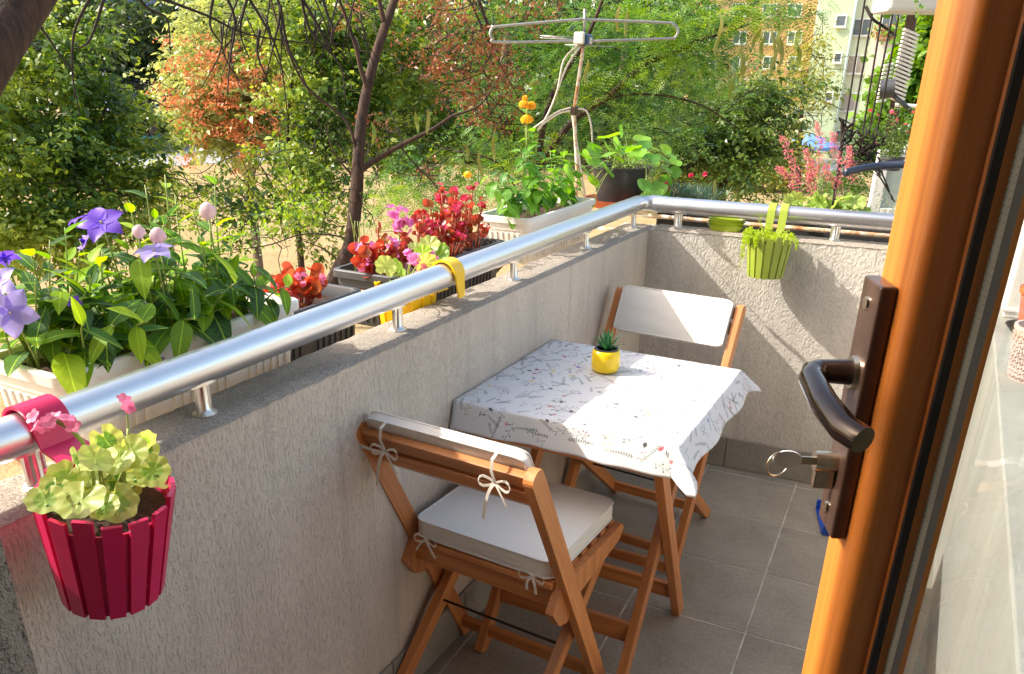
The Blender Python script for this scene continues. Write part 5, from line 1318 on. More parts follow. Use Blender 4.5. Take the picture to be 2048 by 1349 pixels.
# T3 small-leaved tree behind the dark trunk
t3 = tree_thing('small_leaved_tree', 'airy small-leaved tree behind the dark slim trunk', 620, 400, 11)
b3 = [(600, 60, 11, 70, 80), (680, 100, 11, 80, 100), (620, 180, 10.5, 70, 80), (760, 60, 11.5, 90, 80), (740, 180, 11, 90, 80), (830, 180, 11.5, 90, 100), (640, 280, 10.5, 80, 60, .7), (570, 330, 10, 70, 50, .5), (800, 290, 10.5, 90, 60), (900, 280, 11, 70, 70), (560, 430, 9.5, 100, 60, .55), (650, 380, 10, 60, 60, .5), (480, 350, 10, 60, 50, .35), (930, 60, 12, 80, 70), (500, 30, 11.5, 60, 40, .6)]
crown(t3, 'crown', b3, 360, 11, 9, .30, .11, .062, .034, 'fol_bright')
limb(t3, [Vector((AT(600, 520, 10.5).x, AT(600, 520, 10.5).y, GZ)), AT(600, 500, 10.5), AT(585, 350, 10.5), AT(575, 250, 10.6), AT(590, 120, 10.8)], [.05, .04, .03, .02, .01], name='trunk')
limb(t3, [AT(600, 480, 10.5), AT(560, 400, 10.3), AT(520, 330, 10.2)], [.02, .006]); limb(t3, [AT(585, 330, 10.5), AT(640, 240, 10.6), AT(680, 120, 10.8)], [.02, .006])
twigs(t3, b3, 260, .65, .006, seed=7)
# T4 dark slim trunk (locust) close to the balcony
t4 = tree_thing('locust_tree', 'feathery locust tree with slim dark trunk and hanging seed pods', 700, 500, 5.2)
limb(t4, [Vector((AT(660, 620, 5.2).x, AT(660, 620, 5.2).y, GZ)), AT(655, 600, 5.2), AT(675, 545, 5.2), AT(700, 490, 5.2), AT(712, 400, 5.2), AT(716, 330, 5.2), AT(722, 250, 5.25), AT(735, 175, 5.3), AT(752, 110, 5.35), AT(775, 40, 5.4), AT(800, -30, 5.5)], [.07, .052, .047, .042, .040, .036, .033, .030, .028, .026, .02], 'bark', 'trunk', 12)
for pts, r in (([(716, 345), (745, 325), (800, 292), (860, 262), (905, 232)], .019), ([(735, 175), (722, 140), (712, 95), (690, 30), (670, -20)], .016), ([(768, 45), (758, 0), (752, -30)], .016), ([(700, 480), (660, 470), (600, 470), (540, 490), (470, 500)], .006),
               ([(684, 530), (650, 500), (600, 480)], .006), ([(705, 350), (670, 310), (650, 250)], .007), ([(712, 300), (690, 240), (610, 170), (560, 60), (540, -10)], .010), ([(905, 232), (960, 210), (1000, 150)], .008), ([(800, 292), (830, 330), (870, 370), (900, 420)], .006)):
    limb(t4, [AT(u, v, 5.2) for u, v in pts], [r, r*.45])
# big branches of the locust to the right
for pts, r, dd in (([(1040, 470), (1075, 320), (1090, 240), (1110, 180), (1160, 100), (1190, 40), (1215, -30)], .026, 6.0), ([(1020, 440), (1080, 330), (1150, 240), (1220, 190), (1290, 130), (1340, 110), (1400, 80), (1480, 30), (1530, -10)], .028, 6.2),
                   ([(1150, 240), (1230, 195), (1310, 190), (1400, 210), (1480, 260)], .010, 6.2), ([(950, -20), (985, 90), (960, 140)], .012, 6), ([(1400, 80), (1470, 60), (1560, 20)], .009, 6.1), ([(1060, 440), (1000, 330), (900, 300), (850, 280)], .009, 6.1), ([(930, -20), (990, 110), (1040, 200)], .008, 6)):
    limb(t4, [AT(u, v, dd) for u, v in pts], [r, r*.4])
limb(t4, [Vector((AT(880, 700, 5.7).x, AT(880, 700, 5.7).y, GZ)), AT(900, 650, 5.7), AT(1020, 500, 6.0), AT(1030, 440, 6.15)], [.06, .04, .03], 'bark', 'trunk')
def fronds(blobs, n, Lf, pairs, l, w_, seed=0):
    """pinnate leaves: points and directions of leaflets"""
    out = []; dirs = []
    ws = np.array([b[3]*b[4]*(b[5] if len(b) > 5 else 1) for b in blobs], float); ws /= ws.sum()
    rt = np.array(Vector((RT.x, RT.y, 0)).normalized()); df = np.array(Vector((FW.x, FW.y, 0)).normalized())
    Vs = []
    for b, q in zip(blobs, ws):
        u, v, dist, ru, rv_ = b[:5]; sc = dist/F_PX; k = max(2, int(n*q)); c = np.array(AT(u, v, dist))
        e = rng.normal(size=(k, 3)); e /= np.linalg.norm(e, axis=1)[:, None]; e *= (rng.uniform(0, 1, k)**.5*(1+.2*rng.normal(size=k)))[:, None]
        p = c+e[:, :1]*rt*ru*sc+e[:, 1:2]*df*min((ru+rv_)/2*sc, .8)+e[:, 2:3]*np.array((0, 0, 1.))*rv_*sc
        d = rng.normal(size=(k, 3)); d[:, 2] = d[:, 2]*.35-.25; d /= np.linalg.norm(d, axis=1)[:, None]
        side = np.cross(d, np.array((0, 0, 1.))+rng.normal(size=(k, 3))*.35); side /= np.linalg.norm(side, axis=1)[:, None]; nz = np.cross(side, d)
        Lk = Lf*rng.uniform(.7, 1.2, k)
        for i in range(pairs):
            t = (i+.6)/pairs; base = p+d*(Lk*t)[:, None]-np.array((0, 0, 1.))*(Lk*.22*t*t)[:, None]; sz = (1-.45*abs(t-.45)*1.5)
            for s in (-1, 1):
                dd = side*s*.9+d*.42+rng.normal(size=(k, 3))*.12; dd /= np.linalg.norm(dd, axis=1)[:, None]
                xx = np.cross(dd, nz); ll_ = l*sz; ww = w_*sz
                Vs.append(np.stack([base, base+dd*ll_*.5+xx*ww/2, base+dd*ll_, base+dd*ll_*.5-xx*ww/2], 1).reshape(-1, 3))
    V = np.concatenate(Vs); return V
def add_fronds(t, name, blobs, n, mat, Lf=.16, pairs=9, l=.030, w_=.011):
    V = fronds(blobs, n, Lf, pairs, l, w_)-np.array(t.location)[None]; o = fast(name, V, np.arange(len(V)).reshape(-1, 4), mat, t); tag(o, kind='stuff'); return o
b4 = [(1000, 60, 6.6, 110, 90, .6), (1120, 110, 6.6, 120, 110), (1250, 60, 6.4, 120, 80), (1250, 180, 6.6, 120, 100), (1370, 60, 6.3, 110, 70), (1390, 180, 6.8, 110, 90), (1480, 30, 6.0, 100, 45), (1570, 10, 5.8, 80, 32), (1130, 250, 6.8, 100, 80), (1000, 330, 6.6, 110, 70), (900, 390, 6.2, 90, 50, .8), (820, 340, 6, 90, 60, .6), (1300, 270, 7.2, 110, 70), (770, 400, 5.8, 70, 50, .5), (1000, 230, 6.7, 100, 80), (1440, 120, 6.3, 70, 60, .8), (560, 440, 5.6, 80, 40, .15), (1060, 370, 6.5, 80, 50)]
add_fronds(t4, 'crown', b4, 4300, 'fol_locust')
b4f = [(1320, 40, 5.8, 120, 55), (1480, 20, 5.6, 100, 30), (1180, 170, 6.0, 90, 60), (880, 370, 5.8, 90, 50), (800, 390, 5.4, 80, 40), (1060, 300, 6, 70, 60), (1340, 120, 6, 100, 50)]
add_fronds(t4, 'crown', b4f, 750, 'fol_fresh')
bd = [(950, 110, 5.9, 110, 80), (880, 50, 5.9, 80, 60, .8), (1000, 180, 5.9, 60, 70), (1060, 30, 6, 90, 40, .5), (950, 200, 5.9, 70, 50), (870, 130, 5.9, 80, 50, .5), (1000, 240, 5.9, 40, 30), (720, 30, 5.6, 50, 45, .35), (850, 10, 5.8, 90, 30, .7), (760, 260, 5.4, 25, 50, .35), (850, 330, 5.6, 25, 25, .3)]
add_leaves(t4, 'dead_leaves', blob_pts(bd, 170, 14, .04), .035, .013, 'fol_brown')
add_fronds(t4, 'dead_leaves', bd, 110, 'fol_brown', .11, 7, .030, .010)
twigs(t4, bd+b4[:6], 150, .4, .004, seed=8)
twigs(t4, [(560, 440, 5.4, 110, 60), (700, 420, 5.3, 60, 90)], 26, .35, .0028, seed=81)
tw4 = [(560, 450, 5.3, 90, 50), (620, 420, 5.2, 60, 60)]
add_leaves(t4, 'crown', blob_pts([(560, 430, 5.4, 100, 40, 1), (620, 400, 5.3, 50, 60), (480, 470, 5.4, 60, 30)], 90, 6, .06), .032, .018, 'fol_fresh')
random.seed(17)
pods = [(1480, 95), (1500, 105), (1530, 70), (1545, 60), (1560, 75), (1575, 70), (1590, 80), (1520, 55), (1575, 45), (1600, 60), (1550, 85), (1490, 130), (1470, 150), (1440, 60), (1445, 30), (960, 300), (985, 270), (925, 285), (830, 225), (855, 220), (745, 245), (1175, 120), (1240, 10), (1255, 20), (1430, 360)]
for (u, v) in pods:
    L = random.uniform(.10, .17); dist = 5.4 if u > 900 else 5.1
    p = AT(u, v, dist)-Vector(t4.location); cur = random.uniform(-1, 1); a = random.random()*6.28; hd_ = Vector((math.cos(a), math.sin(a), 0))
    pts = [p+Vector((0, 0, -L*s))+hd_*(cur*.045*math.sin(s*2.6))+hd_.cross(Vector((0, 0, 1)))*.008*math.sin(s*5+cur) for s in [i/9 for i in range(10)]]
    strap(t4, pts, Vector((RT.x, RT.y, 0))+rv(.5), [.004, .012, .019, .022, .023, .023, .022, .018, .012, .003], 'pod', 'seed_pod', .003)
# T5 thick leaning trunk top-left with hanging bare twigs
t5 = tree_thing('old_tree', 'thick dark leaning trunk crossing the top left corner', 20, 300, 3.2)
limb(t5, [Vector((AT(-60, 330, 3.1).x-.3, AT(-60, 330, 3.1).y-.2, GZ)), AT(-230, 480, 2.9), AT(-120, 250, 2.9), AT(-38, 120, 3.0), AT(18, 42, 3.1), AT(75, -40, 3.2), AT(150, -150, 3.4)], [.13, .11, .092, .082, .075, .07, .06], 'bark_dark', 'trunk', 24)
random.seed(41)
for i, pts in enumerate([[(190, -20), (150, 60), (145, 150), (160, 230)], [(210, -10), (180, 80), (145, 100)], [(260, -20), (300, 20), (335, 40), (340, 110)], [(440, -30), (470, 40), (460, 120), (455, 190)], [(480, -30), (530, 50), (560, 120), (575, 230)], [(540, -30), (560, 20), (545, 100), (530, 160)],
                         [(590, -30), (640, 60), (660, 100), (700, 160)], [(560, 10), (575, 90), (600, 140), (620, 190)], [(430, -20), (420, 50), (445, 90)], [(300, -10), (410, 30), (500, 70), (640, 90)], [(600, -20), (620, 60), (680, 130), (690, 200)], [(500, -20), (480, 60), (500, 120)], [(50, 20), (85, 60), (120, 110), (150, 150)], [(640, -20), (655, 30), (665, 60), (655, 120)], [(520, 60), (515, 110), (540, 170)]]):
    limb(t5, [AT(u, v, 3.9) for u, v in pts], [.0075, .0022], 'twig', 'branch', 6, 4)
for i in range(26):
    u = random.uniform(430, 720); v = random.uniform(-30, 60); a = random.uniform(-50, 60); l = random.uniform(60, 150)
    limb(t5, [AT(u, v, 4.0), AT(u+a*.4+random.uniform(-15, 15), v+l*.5, 3.95), AT(u+a, v+l, 4.0)], [.0045, .0014], 'twig', 'branch', 5, 4)
# T6 mid-right tree
t6 = tree_thing('round_tree', 'small dark-trunked tree on the sandy ground to the right', 1442, 390, 15)
b6 = [(1400, 250, 15, 90, 60), (1480, 230, 15, 100, 70), (1550, 210, 15, 55, 45, .35), (1430, 310, 15, 110, 40), (1520, 300, 15, 70, 40, .5), (1590, 300, 15.5, 35, 35, .25), (1350, 320, 15, 60, 40), (1500, 380, 14.5, 90, 25, .35)]
crown(t6, 'crown', b6, 210, 10, 9, .38, .14, .08, .042, 'fol_dark')
limb(t6, [Vector((AT(1440, 470, 15).x, AT(1440, 470, 15).y, GZ)), AT(1438, 400, 15), AT(1445, 340, 15), AT(1440, 260, 15)], [.13, .12, .10, .05], 'bark', 'trunk', 10)
limb(t6, [AT(1440, 360, 15), AT(1415, 320, 15), AT(1390, 250, 15)], [.05, .02]); limb(t6, [AT(1445, 340, 15), AT(1480, 330, 15), AT(1560, 300, 15)], [.03, .01]); twigs(t6, b6, 90, .8, .009, seed=11)
# T7 yellowish feathery tree near the green house
t7 = tree_thing('pale_tree', 'yellow-green feathery tree in front of the green house', 1600, 330, 32)
b7 = [(1625, 100, 32, 35, 35), (1600, 150, 32, 55, 45), (1620, 200, 32, 40, 35), (1570, 280, 30, 45, 35, .8), (1530, 200, 34, 50, 50, .6), (1600, 310, 30, 40, 25, .8)]
add_leaves(t7, 'crown', blob_pts(b7, 300, 11, .26), .15, .06, 'fol_yellow'); twigs(t7, b7, 50, 1.5, .015, seed=12)
limb(t7, [Vector((AT(1600, 380, 32).x, AT(1600, 380, 32).y, GZ)), AT(1600, 270, 32), AT(1610, 150, 32)], [.12, .04], name='trunk')
# far trees behind everything
far = [(-40, 60, 62, 130, 160), (150, 40, 66, 100, 110), (300, 90, 60, 90, 90), (470, 40, 64, 90, 120), (640, 60, 58, 100, 130), (800, 60, 60, 110, 120), (960, 90, 55, 110, 140), (1120, 60, 58, 120, 150), (1280, 60, 50, 120, 150), (1400, 40, 66, 90, 90), (1240, 230, 42, 90, 70), (1000, 220, 46, 110, 60), (780, 215, 50, 110, 45)]
nm = ['darkest tree in the far row above the left shrubs', 'tall tree in the far row left of the blue house', 'tree standing before the blue house', 'tree in the far row behind the orange clusters', 'tree in the far row behind the airy tree', 'tree in the far row behind the dark slim trunk', 'tree in the far row behind the brown leaves', 'tree in the far row behind the aerial', 'tree in the far row behind the locust pods', 'tree in the far row left of the orange house', 'bushy low tree behind the coin-leaved plant', 'low tree behind the yellow lantana', 'low tree right of the path']
for i, (u, v, d, ru, rv_) in enumerate(far):
    t = tree_thing('distant_tree', nm[i], u, 200, d, group='far row of trees')
    sc = d/F_PX
    bb = [(u, v, d, ru, rv_), (u-ru*.5, v+rv_*.4, d, ru*.6, rv_*.5), (u+ru*.5, v+rv_*.3, d, ru*.6, rv_*.6)]
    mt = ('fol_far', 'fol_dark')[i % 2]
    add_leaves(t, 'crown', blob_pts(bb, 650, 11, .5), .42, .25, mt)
    limb(t, [Vector(t.location), AT(u, 190, d), AT(u+15, 60, d)], [.35, .12], 'bark_grey', 'trunk')
# hedge and planting beyond the path
def hedge(name, label, u0, u1, v, d, hh, mat, n):
    a = AT(u0, v, d); b_ = AT(u1, v, d); t = thing(name, label, 'hedge', ((a.x+b_.x)/2, (a.y+b_.y)/2, GZ)); c = np.array(t.location)
    k = rng.uniform(0, 1, n)[:, None]; P = np.array(a)[None]*(1-k)+np.array(b_)[None]*k; P[:, 2] = GZ+rng.uniform(0, 1, n)**.7*hh; P[:, :2] += rng.normal(size=(n, 2))*.45
    leaves('foliage', P-c[None], .22, .12, mat, t); return t
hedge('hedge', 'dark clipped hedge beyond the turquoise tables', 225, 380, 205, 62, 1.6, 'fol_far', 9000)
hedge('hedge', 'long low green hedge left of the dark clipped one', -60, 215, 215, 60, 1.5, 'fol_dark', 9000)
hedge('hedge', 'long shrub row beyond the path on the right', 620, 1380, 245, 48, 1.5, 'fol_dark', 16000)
hedge('hedge', 'bushes along the foot of the orange house', 1300, 1620, 300, 38, 1.3, 'fol_yellow', 5000)
# turquoise table-tennis tables
for i, (u, v, lab) in enumerate(((320, 300, 'nearer turquoise outdoor table on the grey court'), (338, 278, 'farther turquoise outdoor table on the grey court'))):
    p = PZp(u, v, GZ); t = thing('ping_pong_table', lab, 'table', p, .6, 'turquoise tables on the court')
    MB().box(-1.3, 1.3, -.7, .7, .70, .78).build('table_top', 'turquoise', t, .01); MB().box(-.02, .02, -.72, .72, .78, .92).build('net', 'turquoise', t)
    for sx in (-1, 1):
        for sy in (-1, 1): MB().box(sx*1.05-.04, sx*1.05+.04, sy*.5-.04, sy*.5+.04, 0, .70).build('leg', 'turquoise', t)
# parked car glimpsed behind hedge
simple('car_paint', (.30, .38, .48), .25, .4, .05, 3); simple('car_glass', (.03, .04, .05), .1, 0, .1, 3); simple('rubber', (.02, .02, .02), .8)
for (u, v, d, rz, lab) in ((300, 180, 68, .5, 'grey blue parked car half hidden behind the hedge'), (420, 178, 70, .5, 'parked car behind the orange cluster tree')):
    p = AT(u, v, d); t = thing('parked_car', lab, 'car', (p.x, p.y, GZ), rz, 'cars parked beyond the hedge')
    prof_ = [(-2.1, .35), (-2.1, .85), (-1.7, .95), (-1.1, 1.42), (.5, 1.45), (1.1, .98), (2.0, .85), (2.1, .5), (2.1, .35)]
    mm = Matrix(((1, 0, 0, 0), (0, 0, 1, 0), (0, 1, 0, 0), (0, 0, 0, 1)))
    MB().prism(prof_, -.85, .85, mm).build('body', 'car_paint', t, .06)
    MB().prism([(-1.45, .98), (-1.02, 1.36), (.45, 1.38), (.9, .98)], -.86, .86, mm).build('window', 'car_glass', t)
    for x in (-1.35, 1.35):
        for s in (-1, 1): MB().lathe([(0, -.1), (.32, -.1), (.32, .1), (0, .1)], 20, mat=frame((x, s*.8, .32), (0, 1, 0))).build('wheel', 'rubber', t, smooth='auto')

# ---- buildings
def facade_frame(u, d):
    c = AT(u, 157, d); h = Vector((c.x-CAM.x, c.y-CAM.y, 0)).normalized(); return c, h, Vector((h.y, -h.x, 0))
def building(name, label, u, d, yawoff, cat='building'):
    c, h, r_ = facade_frame(u, d); rot = Matrix.Rotation(yawoff, 3, 'Z'); h = rot @ h; r_ = rot @ r_
    t = thing(name, label, cat, (c.x, c.y, GZ)); m_ = Matrix((r_, h, Vector((0, 0, 1)))).transposed().to_4x4(); m_.translation = Vector((c.x, c.y, GZ)); t.matrix_basis = m_
    def loc(uu, vv, dep=0):          # pixel -> (x,z) in the facade plane shifted by dep
        n = h; d_ = ray(uu, vv); p0 = c+h*dep; k = (p0-CAM).dot(n)/d_.dot(n); p = CAM+d_*k-Vector((c.x, c.y, GZ)); return p.dot(r_), p.z
    return t, loc
simple('paint_green', (.52, .62, .40), .85, 0, .06, .6); simple('paint_pale', (.66, .70, .54), .85, 0, .05, .6); simple('paint_orange', (.66, .38, .19), .85, 0, .08, .5)
simple('paint_blue', (.14, .20, .46), .85, 0, .1, .5); simple('panel_beige', (.62, .58, .50), .85, 0, .06, .8); simple('pipe', (.46, .58, .54), .5, 0, .05, 2)
simple('pane', (.10, .13, .15), .12, 0, .3, 1.5); simple('curtain', (.38, .34, .30), .8, 0, .1, 2); simple('blind_blue', (.04, .10, .38), .6); simple('roof', (.35, .15, .08), .8)
def win(t, x0, x1, z0, z1, y, pane='pane', mull=1, sill=True, shutter=None):
    w_ = MB(); fwd = .07
    w_.box(x0-fwd, x0, y-.05, y+.06, z0-fwd, z1+fwd); w_.box(x1, x1+fwd, y-.05, y+.06, z0-fwd, z1+fwd); w_.box(x0+.001, x1-.001, y-.05, y+.06, z0-fwd, z0); w_.box(x0+.001, x1-.001, y-.05, y+.06, z1, z1+fwd)
    for i in range(mull):
        xm = x0+(x1-x0)*(i+1)/(mull+1); w_.box(xm-.035, xm+.035, y-.045, y+.05, z0+.001, z1-.001)
    f = w_.build('window', 'white_paint', t); MB().box(x0+.001, x1-.001, y-.03, y-.022, z0+.001, z1-.001).build('pane', pane, f)
    if sill: MB().box(x0-.12, x1+.12, y-.15, y-.052, z0-.14, z0-.08).build('sill', 'panel_beige', f)
gb, loc = building('apartment_building', 'pale green apartment block with white windows on the right', 1690, 56, R_(-2))
xl, _ = loc(1625, 100); xr, _ = loc(1990, 100); xp, _ = loc(1687, 135); _, zt = loc(1700, -120)
MB().box(xl, xp, -.0, 9, -.2, zt).build('gable_wall', 'paint_green', gb)
MB().box(xp+.002, xr, .35, 9.002, -.2, zt-.1).build('bay_wall', 'paint_pale', gb)
xq0, _ = loc(1733, 120); xq1, _ = loc(1752, 120); MB().box(xq0, xq1, .18, .348, 0, zt-.1).build('pier', 'paint_green', gb)
MB().tube([(xp+.12, -.08, 0), (xp+.12, -.08, zt)], .09, 10).build('downpipe', 'pipe', gb, smooth=True)
for (u0_, v0_, u1_, v1_, pn, ml) in ((1675, 33, 1689, 52, 'pane', 0), (1708, 40, 1738, 70, 'pane', 1), (1697, 113, 1727, 146, 'curtain', 1), (1681, 188, 1713, 222, 'curtain', 1), (1654, 186, 1662, 202, 'pane', 0), (1671, 108, 1680, 124, 'pane', 0)):
    dep = 0 if u1_ < 1692 else .35; x0, z1 = loc(u0_, v0_, dep); x1, z0 = loc(u1_, v1_, dep); win(gb, x0, x1, z0, z1, dep-.02, pn, ml)
x0, z1 = loc(1768, 30, .2); x1, z0 = loc(1822, 75, .2)
MB().box(x0-.3, x1+.3, -.6, .348, z0-2.0, z0-.1).build('balcony_front', 'panel_beige', gb); win(gb, x0, x1, z0, z1, -.5, 'pane', 3)
MB().box(x0-.3, x1+.3, -.6, .348, z1+.25, z1+1.3).build('balcony_front', 'panel_beige', gb)
x0, z1 = loc(1752, 110, .35); x1, z0 = loc(1767, 142, .35); win(gb, x0, x1, z0, z1, .33, 'blind_blue', 0)
x0, z1 = loc(1672, 262, .35); x1, z0 = loc(1705, 285, .35); win(gb, x0, x1, max(.1, z0), z1, .33, 'pane', 1)
# flower pots on its sill
xx, zz = loc(1800, 72, .2); fp = []
for k in range(260): fp.append((random.uniform(xx-1.5, xx+1.2), -.75+random.uniform(-.2, .1), zz+random.uniform(-.2, .5)))
leaves('window_flowers', np.array(fp), .16, .1, 'fol_orange', gb, kind='stuff'); leaves('window_plants', np.array(fp)+rng.normal(size=(260, 3))*.15, .2, .12, 'fol_fresh', gb, kind='stuff')
ob, loc2 = building('apartment_building', 'orange apartment block seen through the tree crowns', 1500, 62, R_(6))
xl, _ = loc2(1385, 100); xr, _ = loc2(1622, 100); _, zt = loc2(1500, -140)
MB().box(xl, xr, 0, 9, -.2, zt).build('wall', 'paint_orange', ob)
_, zg = loc2(1500, 205); MB().box(xl-.05, xr+.05, -.12, -.002, 0, zg).build('base_wall', 'panel_beige', ob)
for u in (1420, 1480, 1540, 1590):
    for v in (20, 75, 125, 170, 225):
        x0, z1 = loc2(u-12, v-10); x1, z0 = loc2(u+10, v+12); win(ob, x0, x1, z0, z1, -.03 if v < 200 else -.15, 'pane', 1)
bb, loc3 = building('apartment_building', 'blue house glimpsed through the trees at the upper left', 380, 82, R_(10))
xl, _ = loc3(200, 60); xr, _ = loc3(720, 60); _, zt = loc3(380, -110)
MB().box(xl, xr, 0, 8, -.2, zt).build('wall', 'paint_blue', bb)
for u in (225, 275, 330, 385, 440, 500, 560, 620, 680):
    for v in (20, 65, 115): x0, z1 = loc3(u-9, v-10); x1, z0 = loc3(u+9, v+10); win(bb, x0, x1, z0, z1, -.03, 'pane', 1)
# blue parasol
p = AT(1620, 285, 40); pu = thing('parasol', 'blue parasol in front of the green house', 'parasol', (p.x, p.y, GZ))
b = MB().lathe([(0, p.z-GZ+.35), (.6, p.z-GZ+.18), (1.3, p.z-GZ-.12), (1.3, p.z-GZ-.28), (1.27, p.z-GZ-.12), (0, p.z-GZ+.3)], 8); b.build('canopy', 'parasol_blue' if 'parasol_blue' in MATS else simple('parasol_blue', (.12, .25, .62), .7), pu)
MB().tube([(0, 0, 0), (0, 0, p.z-GZ+.3)], .03, 8).build('pole', 'white_metal', pu)

# ---- neighbouring balcony bits at the right
wr_ = thing('wire_trellis', 'tall black wires with dead vine beside the neighbouring balcony', 'trellis', (.62, 1.97, .9)); WO = Vector(wr_.location)
for (a, b_) in (((1733, -20), (1687, 275)), ((1753, -20), (1700, 285)), ((1772, -20), (1720, 300)), ((1787, 20), (1737, 270)), ((1799, 25), (1754, 265))):
    d = 3.5; MB().tube([AT(*a, d)-WO, AT(*b_, d)-WO], .0036, 5).build('wire', 'twig', wr_)
limb(wr_, [AT(1732, 14, 3.5), AT(1745, 38, 3.48), AT(1765, 52, 3.5), AT(1792, 72, 3.5)], [.006, .004], 'twig', 'dead_vine')
random.seed(77)
for k in range(46):
    u = random.uniform(1690, 1765); v = random.uniform(255, 330); limb(wr_, [AT(u, v, 3.5), AT(u+random.uniform(-25, 25), v+random.uniform(-25, 25), 3.45), AT(u+random.uniform(-35, 35), v+random.uniform(-30, 35), 3.5)], [.004, .0015], 'twig', 'dead_vine', 5, 3)
limb(wr_, [AT(1690, 300, 3.5), AT(1745, 335, 3.5), AT(1790, 405, 3.5)], [.003, .003], 'twig', 'dead_vine', 5); limb(wr_, [AT(1735, 305, 3.5), AT(1765, 350, 3.5), AT(1785, 400, 3.5)], [.003, .003], 'twig', 'dead_vine', 5)
limb(wr_, [AT(1685, 240, 3.5), AT(1682, 300, 3.5), AT(1665, 420, 3.4)], [.008, .006], 'twig', 'dead_vine', 6)
hs = thing('garden_hose', 'dark blue plastic hose arching out from behind the door', 'hose', AT(1760, 332, 3.3)); limb(hs, [AT(1690, 346, 3.2), AT(1720, 338, 3.25), AT(1760, 332, 3.3), AT(1830, 330, 3.3), AT(1950, 340, 3.3)], [.013, .013], 'hose', 'tube', 12)
np_ = thing('balcony_post', 'brown square post of the neighbouring balcony with striped blind', 'post', AT(1800, 225, 5.5))
NO = Vector(np_.location); beam('post', AT(1836, -30, 5.5)-NO, AT(1776, 290, 5.5)-NO, .055, .055, 'dark_metal', np_)
simple('blind_white', (.68, .66, .60), .7)
for k in range(18):
    v = 66+k*8.0; c_ = AT(1824-k*1.75, v, 5.45)-NO
    o = MB().box(-.05, .04, -.012, .012, -.0055, .0055).build('blind_slat', 'blind_white', np_); o.location = c_; o.rotation_euler = (0, .35, YAW)
    if k > 7:
        o = MB().box(-.035, .02, -.012, .012, -.0055, .0055).build('blind_slat', 'blind_white', np_); o.location = c_-Vector((RT.x, RT.y, 0))*.085; o.rotation_euler = (0, -.2, YAW)
MB().tube([AT(1790, 210, 5.4)-NO, AT(1850, 214, 5.4)-NO], .012, 6).build('bracket', 'white_metal', np_)
lm = thing('balcony_lamp', 'grey floodlight on an arm beside the brown post', 'lamp', AT(1770, 180, 5)); LO = Vector(lm.location)
MB().tube([AT(1760, 180, 5)-LO, AT(1790, 177, 5)-LO], .045, 12).build('lamp_head', 'grey_plastic', lm, smooth='auto'); MB().tube([AT(1785, 190, 5)-LO, AT(1822, 222, 5)-LO], .012, 8).build('arm', 'grey_plastic', lm, smooth=True)
# white trough hanging above
hp_ = thing('hanging_trough', 'white plastic trough hanging high beside the door top', 'planter', AT(1822, 0, 3.3)); HO = Vector(hp_.location)
o = MB().box(-.10, .14, -.07, .07, -.040, .10).build('planter_body', 'white_plastic', hp_, .012); o.rotation_euler.z = YAW
stems = MB(); stems.tube([AT(1836, -10, 3.2)-HO, AT(1832, 15, 3.2)-HO, AT(1840, 26, 3.2)-HO], .0015, 5); stems.build('stem', 'stem', hp_)
for k in range(9): put_leaf(ll[1], hp_, AT(1836+random.uniform(-8, 10), -12+k*5, 3.2)-HO, rv(1)+Vector((0, 0, -.4)), rv(1)+Vector((0, -1, .5)), .32)
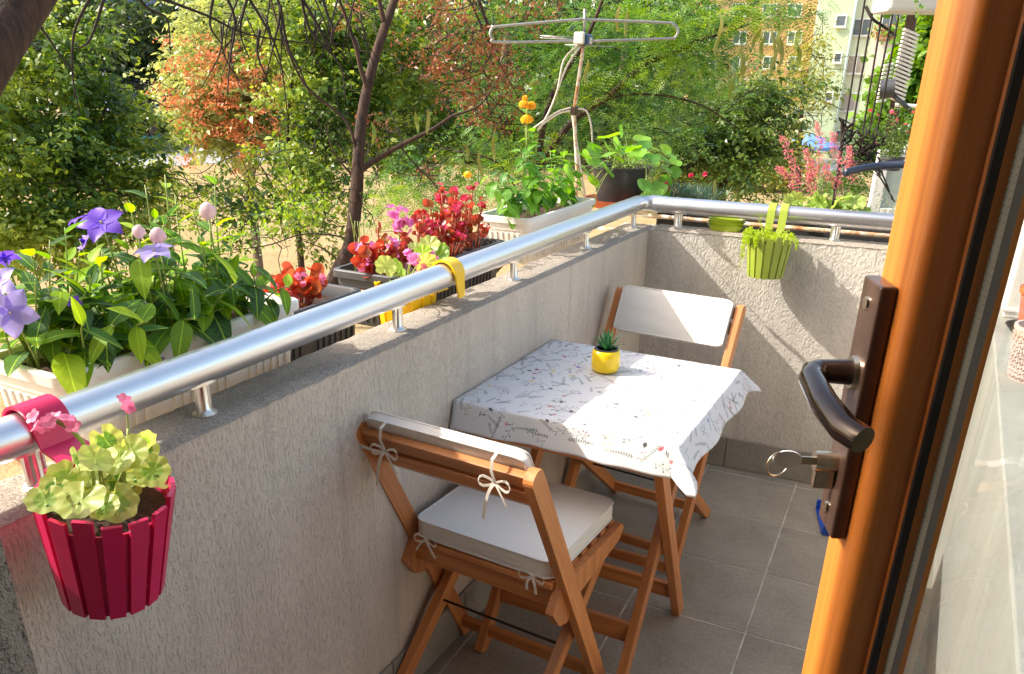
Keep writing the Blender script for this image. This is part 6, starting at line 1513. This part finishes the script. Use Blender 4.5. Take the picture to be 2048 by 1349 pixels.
# creeper wall
cr = tree_thing('creeper', 'bright green creeper climbing behind the brown post', 1780, 200, 6.5, 'climbing plant')
b8 = [(1810, 140, 6.5, 24, 28), (1795, 185, 6.5, 26, 30), (1858, 60, 6.5, 30, 55), (1850, 140, 6.5, 35, 45), (1790, 228, 6.5, 30, 30), (1772, 250, 6.5, 26, 22), (1850, 220, 6.5, 40, 50)]
add_leaves(cr, 'foliage', blob_pts(b8, 520, 9, .06), .075, .055, 'fol_creeper', upb=1.2)
limb(cr, [Vector(cr.location), AT(1770, 300, 6.5), AT(1830, 150, 6.5), AT(1850, 0, 6.5)], [.03, .01], name='stem')
b9 = [(1745, 270, 6.2, 35, 20), (1690, 360, 6, 45, 30, .8), (1740, 310, 6, 40, 35)]
cr2 = tree_thing('fern_shrub', 'dark feathery shrub below the black wires', 1730, 330, 6, 'shrub'); add_fronds(cr2, 'foliage', b9, 260, 'fol_locust', .22, 10, .045, .012)
# white window frame and potted dry plant of the neighbour
nw = thing('glass_enclosure', 'white framed glass enclosure of the neighbouring balcony', 'window', AT(1806, 392, 4.6)); WO2 = Vector(nw.location)
o = MB(); w_, h_ = .30, .42
for (x0, x1, z0, z1) in ((-w_/2, -w_/2+.05, -h_/2, h_/2), (w_/2-.05, w_/2, -h_/2, h_/2), (-w_/2+.051, w_/2-.051, h_/2-.05, h_/2), (-w_/2+.051, w_/2-.051, -h_/2, -h_/2+.05), (-w_/2+.051, w_/2-.051, -.09, -.06)): o.box(x0, x1, -.025, .025, z0, z1)
f = o.build('frame', 'white_paint', nw, .003); f.rotation_euler.z = YAW-.2; f2 = MB().box(-w_/2+.05, w_/2-.05, -.004, .004, -h_/2+.05, h_/2-.05).build('pane', simple('frosted', (.45, .52, .48), .3), nw); f2.rotation_euler.z = YAW-.2
dp_ = thing('potted_plant', 'half dry potted geranium with few red flowers beside the door', 'potted plant', AT(1785, 318, 4.3)); DO = Vector(dp_.location)
MB().lathe([(0, -.05), (.04, -.05), (.05, .0), (.054, .0), (.054, .008), (0, .0)], 20).build('pot', 'grey_plastic', dp_, smooth='auto'); cl = []
for k in range(160):
    p0 = Vector((random.gauss(0, .03), random.gauss(0, .03), .02)); p1 = p0+Vector((random.gauss(0, .07), random.gauss(0, .07), random.uniform(.05, .22)))
    for j in range(9): cl.append((p0.lerp(p1, j/8), rv(1)))
tiny_leaves('foliage', 'fol_dark', cl, .02, .006, dp_)
for k in range(14):
    p0 = Vector((random.gauss(0, .08), random.gauss(0, .08), random.uniform(.05, .22))); put_leaf(mini_crim, dp_, p0, Vector((0, 0, 1)).cross(rv(1)), rv(1), 1., 'floret')
